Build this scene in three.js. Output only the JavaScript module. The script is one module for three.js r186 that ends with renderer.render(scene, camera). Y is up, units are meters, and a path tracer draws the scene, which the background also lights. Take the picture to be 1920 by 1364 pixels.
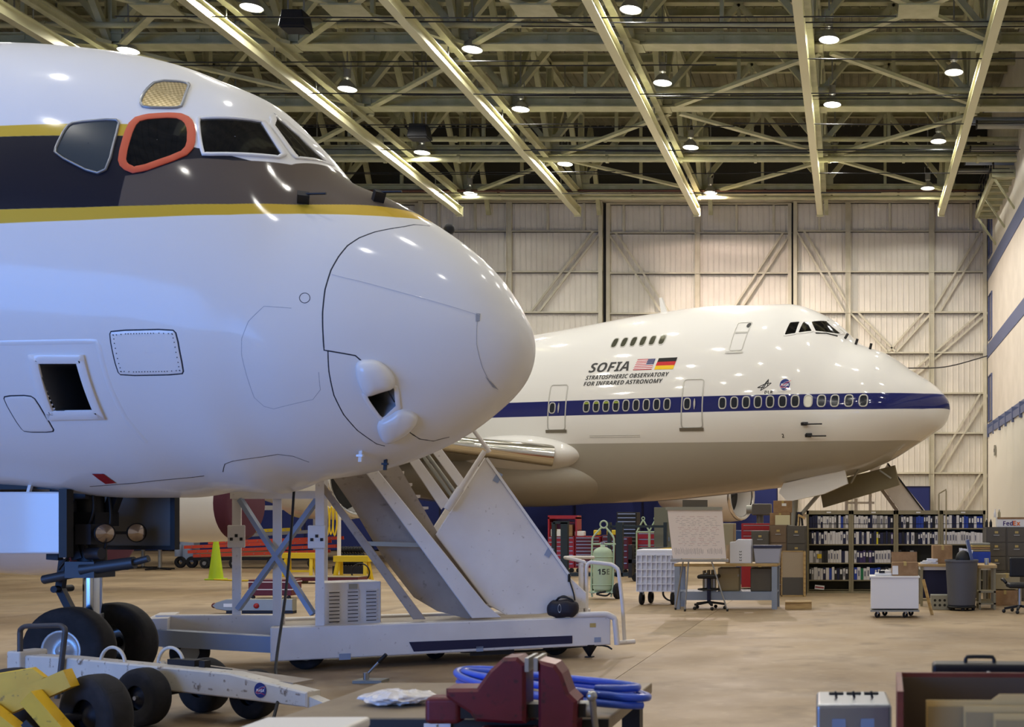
import * as THREE from 'three';
import { mergeGeometries, mergeVertices, toCreasedNormals } from 'three/addons/utils/BufferGeometryUtils.js';
import { RoundedBoxGeometry } from 'three/addons/geometries/RoundedBoxGeometry.js';
import { FontLoader } from 'three/addons/loaders/FontLoader.js';
import { RectAreaLightUniformsLib } from 'three/addons/lights/RectAreaLightUniformsLib.js';

// ---------------------------------------------------------------- camera, light, exposure
const scene = new THREE.Scene();
const CH = 1.7, FL = 2130, PX = 1599, PY = 974;           // eye height, focal length and principal point in photo pixels
const camera = new THREE.PerspectiveCamera(2 * Math.atan(PY / FL) * 180 / Math.PI, PX / PY, 0.1, 300);
camera.position.set(0, CH, 0);
camera.lookAt(0, CH, -10);
camera.setViewOffset(2 * PX, 2 * PY, 0, 0, 1920, 1364);
camera.focus = 26;
camera.userData.fStop = 3.4;
camera.updateProjectionMatrix();
scene.add(camera);
const renderer = new THREE.WebGLRenderer({ antialias: true });
renderer.toneMapping = THREE.LinearToneMapping;
renderer.toneMappingExposure = 1.0;
renderer.shadowMap.enabled = true;
scene.background = new THREE.Color(0x05070c);
RectAreaLightUniformsLib.init();
const LAMP_I = 62, LAMP_C = new THREE.Color(1, 0.965, 0.885), PINK_C = new THREE.Color(1, 0.80, 0.70), DAY_C = new THREE.Color(0.10, 0.33, 1.0), DAY_I = 7.6;

// ---------------------------------------------------------------- helpers
const V = (x, y, z) => new THREE.Vector3(x, y, z);
const spot = (px, py, d) => V((px - PX) / FL * d, CH + (PY - py) / FL * d, -d);      // a point of the place at a known distance from the eye
const ground = (px, py) => { const d = CH * FL / (py - PY); return V((px - PX) / FL * d, 0, -d); };
let seed = 7;
const rnd = () => { seed = (seed * 1664525 + 1013904223) % 4294967296; return seed / 4294967296; };
const rr = (a, b) => a + (b - a) * rnd();
const nd = ['', 'first', 'second', 'third', 'fourth', 'fifth', 'sixth', 'seventh', 'eighth', 'ninth', 'tenth', 'eleventh', 'twelfth', 'thirteenth', 'fourteenth', 'fifteenth', 'sixteenth', 'seventeenth', 'eighteenth', 'nineteenth', 'twentieth', 'twenty-first', 'twenty-second', 'twenty-third', 'twenty-fourth', 'twenty-fifth', 'twenty-sixth', 'twenty-seventh', 'twenty-eighth'];
const taken = {};
function numbered(name) { const n = taken[name] = (taken[name] ?? -1) + 1; return n ? name + '_' + String(n).padStart(3, '0') : name; }
const plain = (g) => {                                     // position and normal only, uv in metres by the way a face points
  if (g.index) g = g.toNonIndexed();
  for (const k of Object.keys(g.attributes)) if (k !== 'position' && k !== 'normal') g.deleteAttribute(k);
  if (!g.attributes.normal) g.computeVertexNormals();
  const p = g.attributes.position, n = g.attributes.normal, uv = new Float32Array(p.count * 2);
  for (let i = 0; i < p.count; i++) {
    const ax = Math.abs(n.getX(i)), ay = Math.abs(n.getY(i)), az = Math.abs(n.getZ(i));
    const a = ay >= ax && ay >= az ? [p.getX(i), p.getZ(i)] : ax >= az ? [p.getZ(i), p.getY(i)] : [p.getX(i), p.getY(i)];
    uv[2 * i] = a[0]; uv[2 * i + 1] = a[1];
  }
  g.setAttribute('uv', new THREE.BufferAttribute(uv, 2));
  return g;
};
function shade(m) { m.castShadow = true; m.receiveShadow = true; return m; }
function mesh(name, geos, mat, parent, keep) {
  const list = (Array.isArray(geos) ? geos : [geos]);
  const g = keep ? list[0] : list.length > 1 ? mergeGeometries(list.map(plain)) : plain(list[0]);
  const m = shade(new THREE.Mesh(g, mat));
  m.name = parent ? name : numbered(name);
  (parent || scene).add(m);
  return m;
}
function thing(name, label, category, pos = [0, 0, 0], ry = 0, group) {
  const o = new THREE.Group();
  o.name = numbered(name); o.userData = { label, category };
  if (group) o.userData.group = group;
  if (pos.isVector3) o.position.copy(pos); else o.position.set(...pos);
  o.rotation.y = ry; scene.add(o);
  return o;
}
function tag(o, label, category, group) { Object.assign(o.userData, { label, category }); if (group) o.userData.group = group; return o; }
function struct(name, label, category) { const o = new THREE.Group(); o.name = numbered(name); o.userData = { kind: 'structure', label, category }; scene.add(o); return o; }
function dup(root, pos, ry, label) { const r = root.clone(); r.name = numbered(root.name.replace(/_\d{3}$/, '')); r.userData = { ...root.userData }; if (pos.isVector3) r.position.copy(pos); else r.position.set(...pos); r.rotation.y = ry; if (label) r.userData.label = label; scene.add(r); return r; }
const mv = (g, x = 0, y = 0, z = 0, ry = 0, rx = 0, rz = 0) => { if (rz) g.rotateZ(rz); if (rx) g.rotateX(rx); if (ry) g.rotateY(ry); return g.translate(x, y, z); };
const box = (w, h, d, x = 0, y = 0, z = 0, ry = 0, rx = 0, rz = 0) => mv(new THREE.BoxGeometry(w, h, d), x, y, z, ry, rx, rz);
const bx2 = (x0, x1, y0, y1, z0, z1) => box(Math.abs(x1 - x0), Math.abs(y1 - y0), Math.abs(z1 - z0), (x0 + x1) / 2, (y0 + y1) / 2, (z0 + z1) / 2);
const rbox = (w, h, d, r, x = 0, y = 0, z = 0, ry = 0, rx = 0, rz = 0) => mv(new RoundedBoxGeometry(w, h, d, 2, r), x, y, z, ry, rx, rz);
function orient(g, a, b, up = V(0, 1, 0)) {                // geometry with its length on +z becomes a -> b
  const z = b.clone().sub(a).normalize();
  if (Math.abs(z.dot(up)) > 0.99) up = V(1, 0, 0);
  const x = up.clone().cross(z).normalize(), y = z.clone().cross(x);
  return g.applyMatrix4(new THREE.Matrix4().makeBasis(x, y, z).setPosition(a.clone().add(b).multiplyScalar(0.5)));
}
const arr = (p) => Array.isArray(p) ? V(...p) : p;
const bar = (a, b, w, h = w) => { a = arr(a); b = arr(b); return orient(new THREE.BoxGeometry(w, h, a.distanceTo(b)), a, b); };
const pipe = (a, b, r, n = 12, r2 = r) => { a = arr(a); b = arr(b); return orient(new THREE.CylinderGeometry(r2, r, a.distanceTo(b), n).rotateX(Math.PI / 2), a, b); };
const ibeam = (a, b, w, h, t = 0.03) => { a = arr(a); b = arr(b); const L = a.distanceTo(b); return orient(mergeGeometries([box(w, t, L, 0, h / 2 - t / 2), box(w, t, L, 0, -h / 2 + t / 2), box(t, h - 2 * t, L)]), a, b); };
const tube = (pts, r, n = 40, m = 10, closed = false, tension = 0.5) => new THREE.TubeGeometry(new THREE.CatmullRomCurve3(pts.map(arr), closed, 'catmullrom', tension), n, r, m, closed);
const lathe = (prof, n = 28) => new THREE.LatheGeometry(prof.map((p) => new THREE.Vector2(p[0], p[1])), n);
const prism = (pts, z0, z1, bevel = 0) => { const g = new THREE.ExtrudeGeometry(new THREE.Shape(pts.map((p) => new THREE.Vector2(p[0], p[1]))), { depth: Math.abs(z1 - z0) - 2 * bevel, bevelEnabled: bevel > 0, bevelThickness: bevel, bevelSize: bevel, bevelOffset: -bevel, bevelSegments: 1, curveSegments: 8 }); return g.translate(0, 0, Math.min(z0, z1) + bevel); };
const ring = (R, r, n = 32, m = 10) => new THREE.TorusGeometry(R, r, m, n);
const tyre = (R, w, rimR) => lathe([[rimR, -w * 0.42], [rimR + 0.01, -w * 0.46], [R * 0.8, -w * 0.5], [R * 0.94, -w * 0.43], [R * 0.99, -w * 0.3], [R, -w * 0.15], [R, w * 0.15], [R * 0.99, w * 0.3], [R * 0.94, w * 0.43], [R * 0.8, w * 0.5], [rimR + 0.01, w * 0.46], [rimR, w * 0.42]], 40).rotateX(Math.PI / 2);   // axle on z

// ---------------------------------------------------------------- procedural textures
const lat = (() => { const t = new Float32Array(65536); let s = 99; for (let i = 0; i < 65536; i++) { s = (s * 1664525 + 1013904223) % 4294967296; t[i] = s / 4294967296; } return t; })();
function vnoise(x, y, per) {                               // tiling value noise
  const xi = Math.floor(x), yi = Math.floor(y), fx = x - xi, fy = y - yi, sx = fx * fx * (3 - 2 * fx), sy = fy * fy * (3 - 2 * fy);
  const h = (a, b) => lat[((((a % per) + per) % per) * 57 + (((b % per) + per) % per) * 131 + per * 17) & 65535];
  return (h(xi, yi) * (1 - sx) + h(xi + 1, yi) * sx) * (1 - sy) + (h(xi, yi + 1) * (1 - sx) + h(xi + 1, yi + 1) * sx) * sy;
}
const fbm = (u, v, per, oct = 4) => { let s = 0, a = 0.5; for (let o = 0; o < oct; o++) { s += a * vnoise(u * per, v * per, per); per *= 2; a *= 0.5; } return s / (1 - Math.pow(0.5, oct)); };
function noiseTex(size, metres, fn, srgb = true) {
  const d = new Uint8Array(size * size * 4);
  for (let j = 0; j < size; j++) for (let i = 0; i < size; i++) { const c = fn(i / size, j / size), k = 4 * (j * size + i); d[k] = c[0]; d[k + 1] = c[1]; d[k + 2] = c[2]; d[k + 3] = 255; }
  const t = new THREE.DataTexture(d, size, size);
  t.wrapS = t.wrapT = THREE.RepeatWrapping; t.magFilter = THREE.LinearFilter; t.minFilter = THREE.LinearMipmapLinearFilter; t.generateMipmaps = true;
  if (srgb) t.colorSpace = THREE.SRGBColorSpace;
  t.repeat.set(1 / metres, 1 / metres); t.needsUpdate = true;
  return t;
}
const mixc = (a, b, t) => a.map((x, i) => Math.max(0, Math.min(255, x + (b[i] - x) * t)));
function canvasTex(w, h, draw) {
  const c = document.createElement('canvas'); c.width = w; c.height = h; const g = c.getContext('2d'); draw(g, w, h);
  const t = new THREE.CanvasTexture(c); t.colorSpace = THREE.SRGBColorSpace; t.magFilter = THREE.LinearFilter; return t;
}
const grain = (a, b, size, metres, per, streak = 1) => noiseTex(size, metres, (u, v) => mixc(a, b, Math.max(0, Math.min(1, (fbm(u, v * streak, per) - 0.3) * 2))));
const std = (color, roughness = 0.6, metalness = 0, extra = {}) => new THREE.MeshStandardMaterial({ color, roughness, metalness, ...extra });
const phys = (o) => new THREE.MeshPhysicalMaterial(o);
const M = {
  floor: std(0xe4dcd2, 0.75, 0, { map: noiseTex(1024, 9, (u, v) => { const a = fbm(u, v, 5, 5), b = fbm(u + 0.37, v * 1 + 0.11, 24, 4), c = fbm(u, v + 0.5, 96, 2); let k = mixc([158, 138, 108], [196, 176, 144], Math.max(0, Math.min(1, (a - 0.25) * 2))); k = mixc(k, [128, 112, 88], Math.max(0, b - 0.55) * 1.6); return mixc(k, [205, 190, 160], Math.max(0, c - 0.6) * 0.8); }), roughnessMap: noiseTex(512, 5, (u, v) => { const a = 150 + 105 * fbm(u, v, 7, 4); return [a, a, a]; }, false) }),
  joint: std(0x2e271c, 0.9),
  cream: std(0xffffff, 0.55, 0, { map: grain([196, 190, 168], [212, 206, 186], 256, 4, 8) }),
  creamBeam: std(0xffffff, 0.45, 0, { map: grain([170, 168, 130], [190, 188, 152], 256, 3, 8) }),
  rail: std(0xccc9a4, 0.32, 0.25),
  siding: std(0xffffff, 0.5, 0, { map: grain([216, 210, 198], [230, 224, 212], 512, 6, 6) }),
  deck: std(0xffffff, 0.7, 0, { map: grain([120, 116, 92], [150, 145, 118], 256, 5, 8) }),
  wallWhite: std(0xffffff, 0.6, 0, { map: grain([212, 206, 194], [224, 218, 206], 256, 5, 6) }),
  band: std(0x5c6688, 0.6), wallDark: std(0x3a382e, 0.8),
  slotGlass: std(0x10206a, 0.2), gap: std(0x2a2a2a, 0.9),  // gap: dark colour that paints in shade between the door leaves
  galv: std(0x9a9a90, 0.45, 0.5), pipeRed: std(0x5b3b2a, 0.6), black: std(0x121214, 0.55), rubber: std(0xffffff, 0.85, 0, { map: grain([16, 16, 18], [32, 31, 34], 256, 0.6, 8) }),
  darkIron: std(0x26262a, 0.5, 0.5), chrome: std(0xd8dade, 0.16, 1), steel: std(0xa7a8a8, 0.35, 0.8),
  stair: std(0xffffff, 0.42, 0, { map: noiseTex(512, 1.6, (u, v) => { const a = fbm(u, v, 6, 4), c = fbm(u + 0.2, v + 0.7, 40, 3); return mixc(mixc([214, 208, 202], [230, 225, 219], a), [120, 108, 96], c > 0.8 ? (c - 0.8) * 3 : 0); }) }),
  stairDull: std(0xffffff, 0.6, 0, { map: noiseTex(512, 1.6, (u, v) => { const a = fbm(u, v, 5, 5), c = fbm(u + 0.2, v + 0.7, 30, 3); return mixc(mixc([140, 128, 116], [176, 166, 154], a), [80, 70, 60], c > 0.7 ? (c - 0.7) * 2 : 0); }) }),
  navy: std(0x10143c, 0.5), blueScreen: std(0x1c2a6c, 0.7), greyBlue: std(0x8f9bb0, 0.5),
  wood: std(0xffffff, 0.55, 0, { map: noiseTex(512, 1.2, (u, v) => { const a = fbm(u, v * 6 % 1, 8, 4); return mixc([166, 134, 84], [204, 176, 122], a); }) }),
  card: std(0xffffff, 0.85, 0, { map: grain([142, 110, 76], [158, 126, 90], 256, 0.8, 10) }),
  tan: std(0x9c9070, 0.5), white: std(0xe6e4e0, 0.5), whitePlastic: std(0xdfe2ee, 0.4), cabinetGrey: std(0x5a554c, 0.45, 0.2), cabinetBrown: std(0x76624c, 0.45, 0.1),
  shelf: std(0xffffff, 0.5, 0.1, { map: grain([138, 128, 98], [152, 142, 112], 256, 2, 8) }),
  red: std(0xa01c1e, 0.35), redDark: std(0x5e1420, 0.45), orange: std(0xd2482c, 0.5), yellow: std(0xe0c020, 0.5), lime: std(0xb6d41c, 0.5), blue: std(0x1b3fa8, 0.4), green: std(0x1f7a4a, 0.5),
  mint: std(0xb6ccae, 0.45), maroon: std(0x4a1730, 0.75), barrel: std(0x55565c, 0.6), tape: std(0xb8a060, 0.7),
};
const glassDark = phys({ color: 0x0b0c10, roughness: 0.06, metalness: 0, clearcoat: 1, clearcoatRoughness: 0.03 });
const fontB = await new FontLoader().loadAsync('fonts/droid/droid_sans_bold.typeface.json');
const fontR = await new FontLoader().loadAsync('fonts/droid/droid_sans_regular.typeface.json');
function textShape(str, font, h, shear = 0, width) {       // flat lettering, lower left corner at the origin
  const g = new THREE.ShapeGeometry(font.generateShapes(str, 1), 6); g.computeBoundingBox();
  const b = g.boundingBox, p = g.attributes.position, k = h / (b.max.y - b.min.y), kx = width ? width / (b.max.x - b.min.x) : k;
  for (let i = 0; i < p.count; i++) { const y = (p.getY(i) - b.min.y) * k; p.setXYZ(i, (p.getX(i) - b.min.x) * kx + y * shear, y, 0); }
  g.computeVertexNormals(); return g;
}

// ---------------------------------------------------------------- the hangar
const ZB = -61.7, XR = 7.3, XL = -46, ZF = 8, YR = 23.2;
{ // floor: long poured strips with open joints between them
  const f = struct('floor', 'stained tan concrete hangar floor', 'floor');
  mesh('joint_bed', box(XR - XL, 0.3, ZF - ZB + 1, (XR + XL) / 2, -0.17, (ZF + ZB) / 2), M.joint, f);
  const xs = [XL, -45.22, -39.12, -33.02, -26.92, -20.82, -14.72, -8.62, -2.52, 3.58, XR];
  for (let i = 0; i < xs.length - 1; i++) {
    const w = xs[i + 1] - xs[i] - (i === 7 ? 0.011 : 0.004), m = mesh('slab', box(w, 0.02, ZF - ZB + 1, 0, -0.01, 0), M.floor, f);
    m.position.set((xs[i] + xs[i + 1]) / 2, 0, (ZF + ZB) / 2);
    const uv = m.geometry.attributes.uv; for (let k = 0; k < uv.count; k++) uv.setXY(k, uv.getX(k) + i * 3.7, uv.getY(k) + i * 2.3);
  }
}
// corrugated sheet: trapezoidal ribs along y, width w, height h, front at z = 0
function corrugated(w, h, pitch, depth) {
  const pts = [], n = Math.max(1, Math.round(w / pitch)), p = w / n;
  for (let i = 0; i < n; i++) pts.push([i * p, 0], [i * p + p * 0.72, 0], [i * p + p * 0.8, depth], [i * p + p * 0.92, depth]);
  pts.push([w, 0]);
  const pos = [], idx = [];
  for (const [x, z] of pts) pos.push(x, 0, z, x, h, z);
  for (let i = 0; i < pts.length - 1; i++) { const a = 2 * i; idx.push(a, a + 2, a + 1, a + 1, a + 2, a + 3); }
  const g = new THREE.BufferGeometry(); g.setAttribute('position', new THREE.Float32BufferAttribute(pos, 3)); g.setIndex(idx);
  const q = g.toNonIndexed(); q.computeVertexNormals(); return q;
}
{ // the sliding hangar doors of the far end: three leaves in view and their neighbours behind the near aircraft
  const rows = [0.02, 2.05, 4.22, 6.39, 8.55, 10.74, 12.93, 15.13, 17.33, 18.9];
  const leaf = (name, x0, x1, z, posts, braces, uprights, label) => {
    const d = struct(name, label, 'hangar door');
    const W = x1 - x0, top = rows[rows.length - 1];
    const cols = [x0, ...posts, x1];
    for (let c = 0; c < cols.length - 1; c++) for (let r = 0; r < rows.length - 1; r++) {
      const m = mesh('siding_sheet', corrugated(cols[c + 1] - cols[c], rows[r + 1] - rows[r], 0.3, 0.025), M.siding, d);
      m.position.set(cols[c], rows[r], z);
    }
    for (const x of [x0 + 0.1, x1 - 0.1]) mesh('edge_post', bx2(x - 0.1, x + 0.1, 0, top, z, z + 0.3), M.cream, d);
    for (const x of posts) mesh('post', ibeam([x, 0, z + 0.2], [x, top, z + 0.2], 0.24, 0.28), M.cream, d);
    for (let r = 1; r < rows.length; r++) mesh('girt', [bx2(x0, x1, rows[r] - 0.07, rows[r] + 0.03, z + 0.03, z + 0.2), bx2(x0, x1, rows[r] - 0.07, rows[r] - 0.045, z + 0.03, z + 0.26)], M.cream, d);
    for (const x of uprights) mesh('upright', bx2(x - 0.06, x + 0.06, rows[8], top, z + 0.03, z + 0.16), M.cream, d);
    for (const [xa, ra, xb, rb] of braces) for (const o of [-0.22, 0.22]) mesh('diagonal_brace', bar([xa + o, rows[ra], z + 0.18], [xb + o, rows[rb], z + 0.18], 0.1, 0.1), M.cream, d);
    mesh('bottom_rail', bx2(x0, x1, 0, 0.4, z + 0.02, z + 0.3), M.cream, d);
  };
  const X = (px) => (px - PX) / FL * 61.7;
  leaf('door_1', X(1488), XR - 0.05, ZB, [X(1590), X(1746)], [[X(1500), 8, X(1590), 6], [X(1600), 6, X(1672), 5], [X(1672), 5, X(1740), 6], [X(1754), 6, X(1846), 8], [X(1672), 4, X(1846), 6], [X(1754), 2, X(1846), 4], [X(1754), 0, X(1846), 2]], [X(1536), X(1668), X(1820)], 'far hangar door leaf at right end, cream corrugated siding');
  leaf('door_2', X(1136), X(1484), ZB - 0.35, [X(1307)], [[X(1476), 8, X(1376), 6], [X(1145), 8, X(1248), 6], [X(1376), 6, X(1310), 4], [X(1248), 6, X(1305), 4]], [X(1168), X(1240), X(1380), X(1450)], 'far hangar door leaf directly above the aircraft lettering, pinkish lit');
  leaf('door_3', X(788), X(1131), ZB, [X(957)], [[X(1122), 8, X(1005), 6], [X(795), 8, X(910), 6]], [X(824), X(892), X(1028), X(1096)], 'far hangar door leaf just right of the near aircraft nose');
  leaf('door_4', X(440), X(784), ZB - 0.35, [X(612)], [[X(776), 8, X(680), 6]], [], 'far hangar door leaf behind the near aircraft nose');
  leaf('door_5', XL, X(436), ZB, [X(260), X(90)], [], [], 'far hangar door leaf at the left end');
  for (const px of [1486, 1133.5, 786, 438]) { const m = mesh('trim', box(0.16, 18.9, 0.3, X(px), 9.45, ZB - 0.3), M.gap); m.userData = { kind: 'structure', label: 'dark strip painted as gap shade between two hangar door leaves', category: 'trim' }; m.name = 'trim_' + (m.id % 9000); }  // solid strip, the shade of the gap is put into its colour
  const wb = struct('wall_back', 'dark wall above and behind the far hangar doors', 'wall');
  mesh('backing', bx2(XL - 0.5, XR + 0.5, 0, YR + 0.5, ZB - 0.9, ZB - 0.6), M.wallDark, wb);
  mesh('upper_panel', bx2(XL, XR, 19.0, YR, ZB - 0.6, ZB - 0.3), M.wallDark, wb);
  mesh('door_track', [bx2(XL, XR, 18.95, 19.5, ZB - 0.25, ZB + 0.45)], M.cream, wb);
}
scene.children.filter((o) => /^trim_\d+$/.test(o.name)).forEach((o, i) => { o.name = 'trim_' + (i + 1); });
{ // right wall: pale panels, three slate bands, narrow blue windows, white folding curtain below
  const w = struct('wall_right', 'off-white right-hand wall with slate blue bands', 'wall');
  mesh('backing', bx2(XR + 0.04, XR + 0.4, 0, YR + 0.5, ZB - 0.6, ZF + 0.4), M.wallWhite, w);
  for (let k = 0; k < 13; k++) for (const [y0, y1] of [[0, 6.1], [6.82, 10.4], [11.12, 14.6], [15.4, 19.0], [19.0, YR]]) mesh('wall_panel', bx2(XR, XR + 0.04, y0 + 0.01, y1 - 0.01, ZB + 0.02 + k * 6.1, ZB + 6.1 + k * 6.1), M.wallWhite, w);
  for (const [y0, y1] of [[6.1, 6.82], [10.4, 11.12], [14.6, 15.4]]) mesh('slate_band', bx2(XR - 0.03, XR + 0.04, y0, y1, ZB, ZF), M.band, w);
  [[15.7, 18], [11.3, 13.6], [6.95, 9.3]].forEach(([y0, y1], i) => {
    const g = struct('window_' + (i + 1), ['uppermost', 'middle', 'lowest'][i] + ' narrow blue window on the right wall near the far corner', 'window');
    mesh('pane', bx2(XR - 0.02, XR, y0, y1, -60.8, -59.5), M.slotGlass, g);
    mesh('frame', [bx2(XR - 0.06, XR, y0 - 0.06, y0, -60.9, -59.4), bx2(XR - 0.06, XR, y1, y1 + 0.06, -60.9, -59.4), bx2(XR - 0.06, XR, y0, y1, -60.9, -60.8), bx2(XR - 0.06, XR, y0, y1, -59.5, -59.4)], M.band, g);
  });
  const c = thing('folding_curtain', 'white pleated folding curtain hanging on the right wall', 'curtain', [XR - 0.32, 0, -57.4]);
  const pts = []; for (let i = 0; i <= 80; i++) pts.push([i * 0.24, (i % 2 ? 0.13 : -0.13) * (0.8 + 0.4 * rnd())]);
  const pos = [], idx = []; for (const [z, x] of pts) pos.push(x, 0.05, z, x, 6.0, z);
  for (let i = 0; i < pts.length - 1; i++) { const a = 2 * i; idx.push(a, a + 2, a + 1, a + 1, a + 2, a + 3); }
  const g = new THREE.BufferGeometry(); g.setAttribute('position', new THREE.Float32BufferAttribute(pos, 3)); g.setIndex(idx);
  const q = g.toNonIndexed(); q.computeVertexNormals(); mesh('pleats', q, std(0xddd9cc, 0.7, 0, { side: THREE.DoubleSide }), c);
  mesh('head_rail', bx2(-0.16, 0.3, 6.0, 6.3, -0.1, 19.4), M.band, c);
  for (let i = 0; i < 9; i++) mesh('hanger_bracket', bx2(-0.2, 0.1, 5.85, 6.5, i * 2.2, i * 2.2 + 0.12), M.band, c);
  mesh('end_post', bx2(-0.12, 0.12, 0, 6.1, -0.25, 0), M.wallWhite, c);
  for (const [z, y] of [[-58.6, 4.3], [-54.5, 5.0]]) { const s = thing('wall_switch', y > 4.5 ? 'small grey sign plate on the white curtain side' : 'small grey switch box on the right wall by the corner', 'switch', [XR - 0.46 * (y > 4.5) - 0.03, y, z]); mesh('plate', box(0.05, 0.5, 0.35), M.galv, s); mesh('button', box(0.03, 0.16, 0.12, -0.03), M.black, s); }
}
{ // left wall, and the wall behind the camera with the tall glazed door whose dusk light falls on the near aircraft
  const w = struct('wall_left', 'left-hand hangar wall', 'wall'), x0 = -25, x1 = -8, y0 = 0.3, y1 = 7.2;
  mesh('wall_panel', bx2(XL - 0.4, XL, 0, YR, ZB - 0.6, ZF + 0.4), M.wallWhite, w);
  const wf = struct('wall_front', 'hangar wall behind the photographer', 'wall');
  mesh('wall_panel', [bx2(XL - 0.4, x0, 0, YR, ZF, ZF + 0.4), bx2(x1, XR + 0.4, 0, YR, ZF, ZF + 0.4), bx2(x0, x1, y1, YR, ZF, ZF + 0.4), bx2(x0, x1, 0, y0, ZF, ZF + 0.4)], M.wallWhite, wf);
  const gl = struct('window_4', 'tall translucent door glazing glowing blue with dusk', 'window');
  mesh('pane', bx2(x0, x1, y0, y1, ZF + 0.2, ZF + 0.25), std(0x9db4e0, 0.4, 0, { emissive: DAY_C, emissiveIntensity: 1.2 }), gl);
  for (let i = 0; i <= 6; i++) mesh('mullion', bx2(x0 + i * (x1 - x0) / 6 - 0.06, x0 + i * (x1 - x0) / 6 + 0.06, y0, y1, ZF + 0.05, ZF + 0.2), M.cream, gl);
  const L = new THREE.RectAreaLight(DAY_C, DAY_I, x1 - x0, y1 - y0);
  L.position.set((x0 + x1) / 2, (y0 + y1) / 2, ZF - 0.05); L.lookAt((x0 + x1) / 2, (y0 + y1) / 2, ZF - 10); scene.add(L);
}
// ---------------------------------------------------------------- roof: deck, trusses, crane rails, lamps
const railX = [-31.9, -25.9, -19.8, -13.85, -7.85, -1.65, 4.45], trussZ = [-33.2, -39.3, -45.2, -51.1, -57];
{
  const c = struct('ceiling', 'corrugated metal roof deck', 'ceiling');
  for (let i = 0; i < 9; i++) { const m = mesh('deck_sheet', corrugated(6.1, ZF - ZB + 1, 0.42, 0.07), M.deck, c); m.rotation.x = Math.PI / 2; m.position.set(XL - 0.8 + i * 6.1, YR, ZB - 0.8); }
  mesh('roof_board', bx2(XL - 1, XR + 1, YR + 0.1, YR + 0.4, ZB - 1, ZF + 1), M.deck, c);
  for (let i = 0; i < 15; i++) mesh('purlin', ibeam([XL, YR - 0.2, ZB + 2 + i * 3], [XR, YR - 0.2, ZB + 2 + i * 3], 0.2, 0.36), M.creamBeam, c);
}
const YC = 18.28, YT = 22.4;
trussZ.forEach((z, i) => {
  const t = thing('roof_truss', nd[5 - i] + ' roof truss spanning across the ceiling, counted from the far hangar doors', 'truss', [0, 0, z], 0, 'transverse roof trusses');
  mesh('bottom_chord', [ibeam([XL, YC, 0], [XR, YC, 0], 0.34, 0.42, 0.05), bx2(XL, XR, YC - 0.26, YC - 0.21, -0.3, 0.3)], M.creamBeam, t);
  mesh('top_chord', ibeam([XL, YT, 0], [XR, YT, 0], 0.34, 0.4, 0.05), M.creamBeam, t);
  for (let k = 0; k < railX.length; k++) {
    const x = railX[k] + 0.22;
    mesh('vertical_web', ibeam([x, YC, 0], [x, YT, 0], 0.26, 0.26, 0.04), M.creamBeam, t);
    if (k) { const m = (x + railX[k - 1] + 0.22) / 2; mesh('diagonal_web', bar([x, YC + 0.2, 0], [m, YT - 0.2, 0], 0.22, 0.22), M.creamBeam, t); mesh('diagonal_web', bar([railX[k - 1] + 0.22, YC + 0.2, 0], [m, YT - 0.2, 0], 0.22, 0.22), M.creamBeam, t); mesh('hanger_web', bar([m, YC, 0], [m, YT, 0], 0.14, 0.14), M.creamBeam, t); }
    mesh('gusset_plate', [box(0.8, 0.03, 0.7, x, YC - 0.28, 0), box(0.9, 0.8, 0.03, x, YC + 0.3, 0.1)], M.creamBeam, t);
  }
});
railX.forEach((x, k) => {
  const z0 = -57.2, z1 = -6;
  const t = thing('longitudinal_truss', 'longitudinal roof truss running toward the far doors above the ' + nd[k + 1] + ' crane rail from the left', 'truss', [x + 0.22, 0, 0], 0, 'longitudinal roof trusses');
  mesh('bottom_chord', ibeam([0, YC - 0.35, z0], [0, YC - 0.35, z1], 0.24, 0.3, 0.04), M.creamBeam, t);
  mesh('top_chord', ibeam([0, YT - 0.3, z0], [0, YT - 0.3, z1], 0.3, 0.3, 0.04), M.creamBeam, t);
  for (let i = 0; i < trussZ.length; i++) { const a = trussZ[i], b = i < trussZ.length - 1 ? trussZ[i + 1] : ZB + 0.6; mesh('diagonal_web', bar([0, YC - 0.2, a], [0, YT - 0.4, (a + b) / 2], 0.22, 0.2), M.creamBeam, t); mesh('diagonal_web', bar([0, YC - 0.2, b], [0, YT - 0.4, (a + b) / 2], 0.22, 0.2), M.creamBeam, t); }
  const r = thing('crane_rail', nd[k + 1] + ' overhead crane rail from the left, pale steel beam under the trusses', 'rail', [x, 0, 0], 0, 'overhead crane rails');
  mesh('rail_beam', ibeam([0, 17.22, z0], [0, 17.22, z1], 0.3, 0.42, 0.035), M.rail, r);
  for (let z = z0 + 0.3; z < -30; z += 3) { mesh('hanger_rod', pipe([0.0, 17.4, z], [0.0, 17.95, z], 0.025, 6), M.galv, r); mesh('hanger_arm', pipe([0, 17.93, z], [0.22, 17.93, z], 0.03, 6), M.galv, r); }
  mesh('end_stop', box(0.34, 0.5, 0.1, 0, 17.2, z0), M.rail, r);
});
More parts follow.
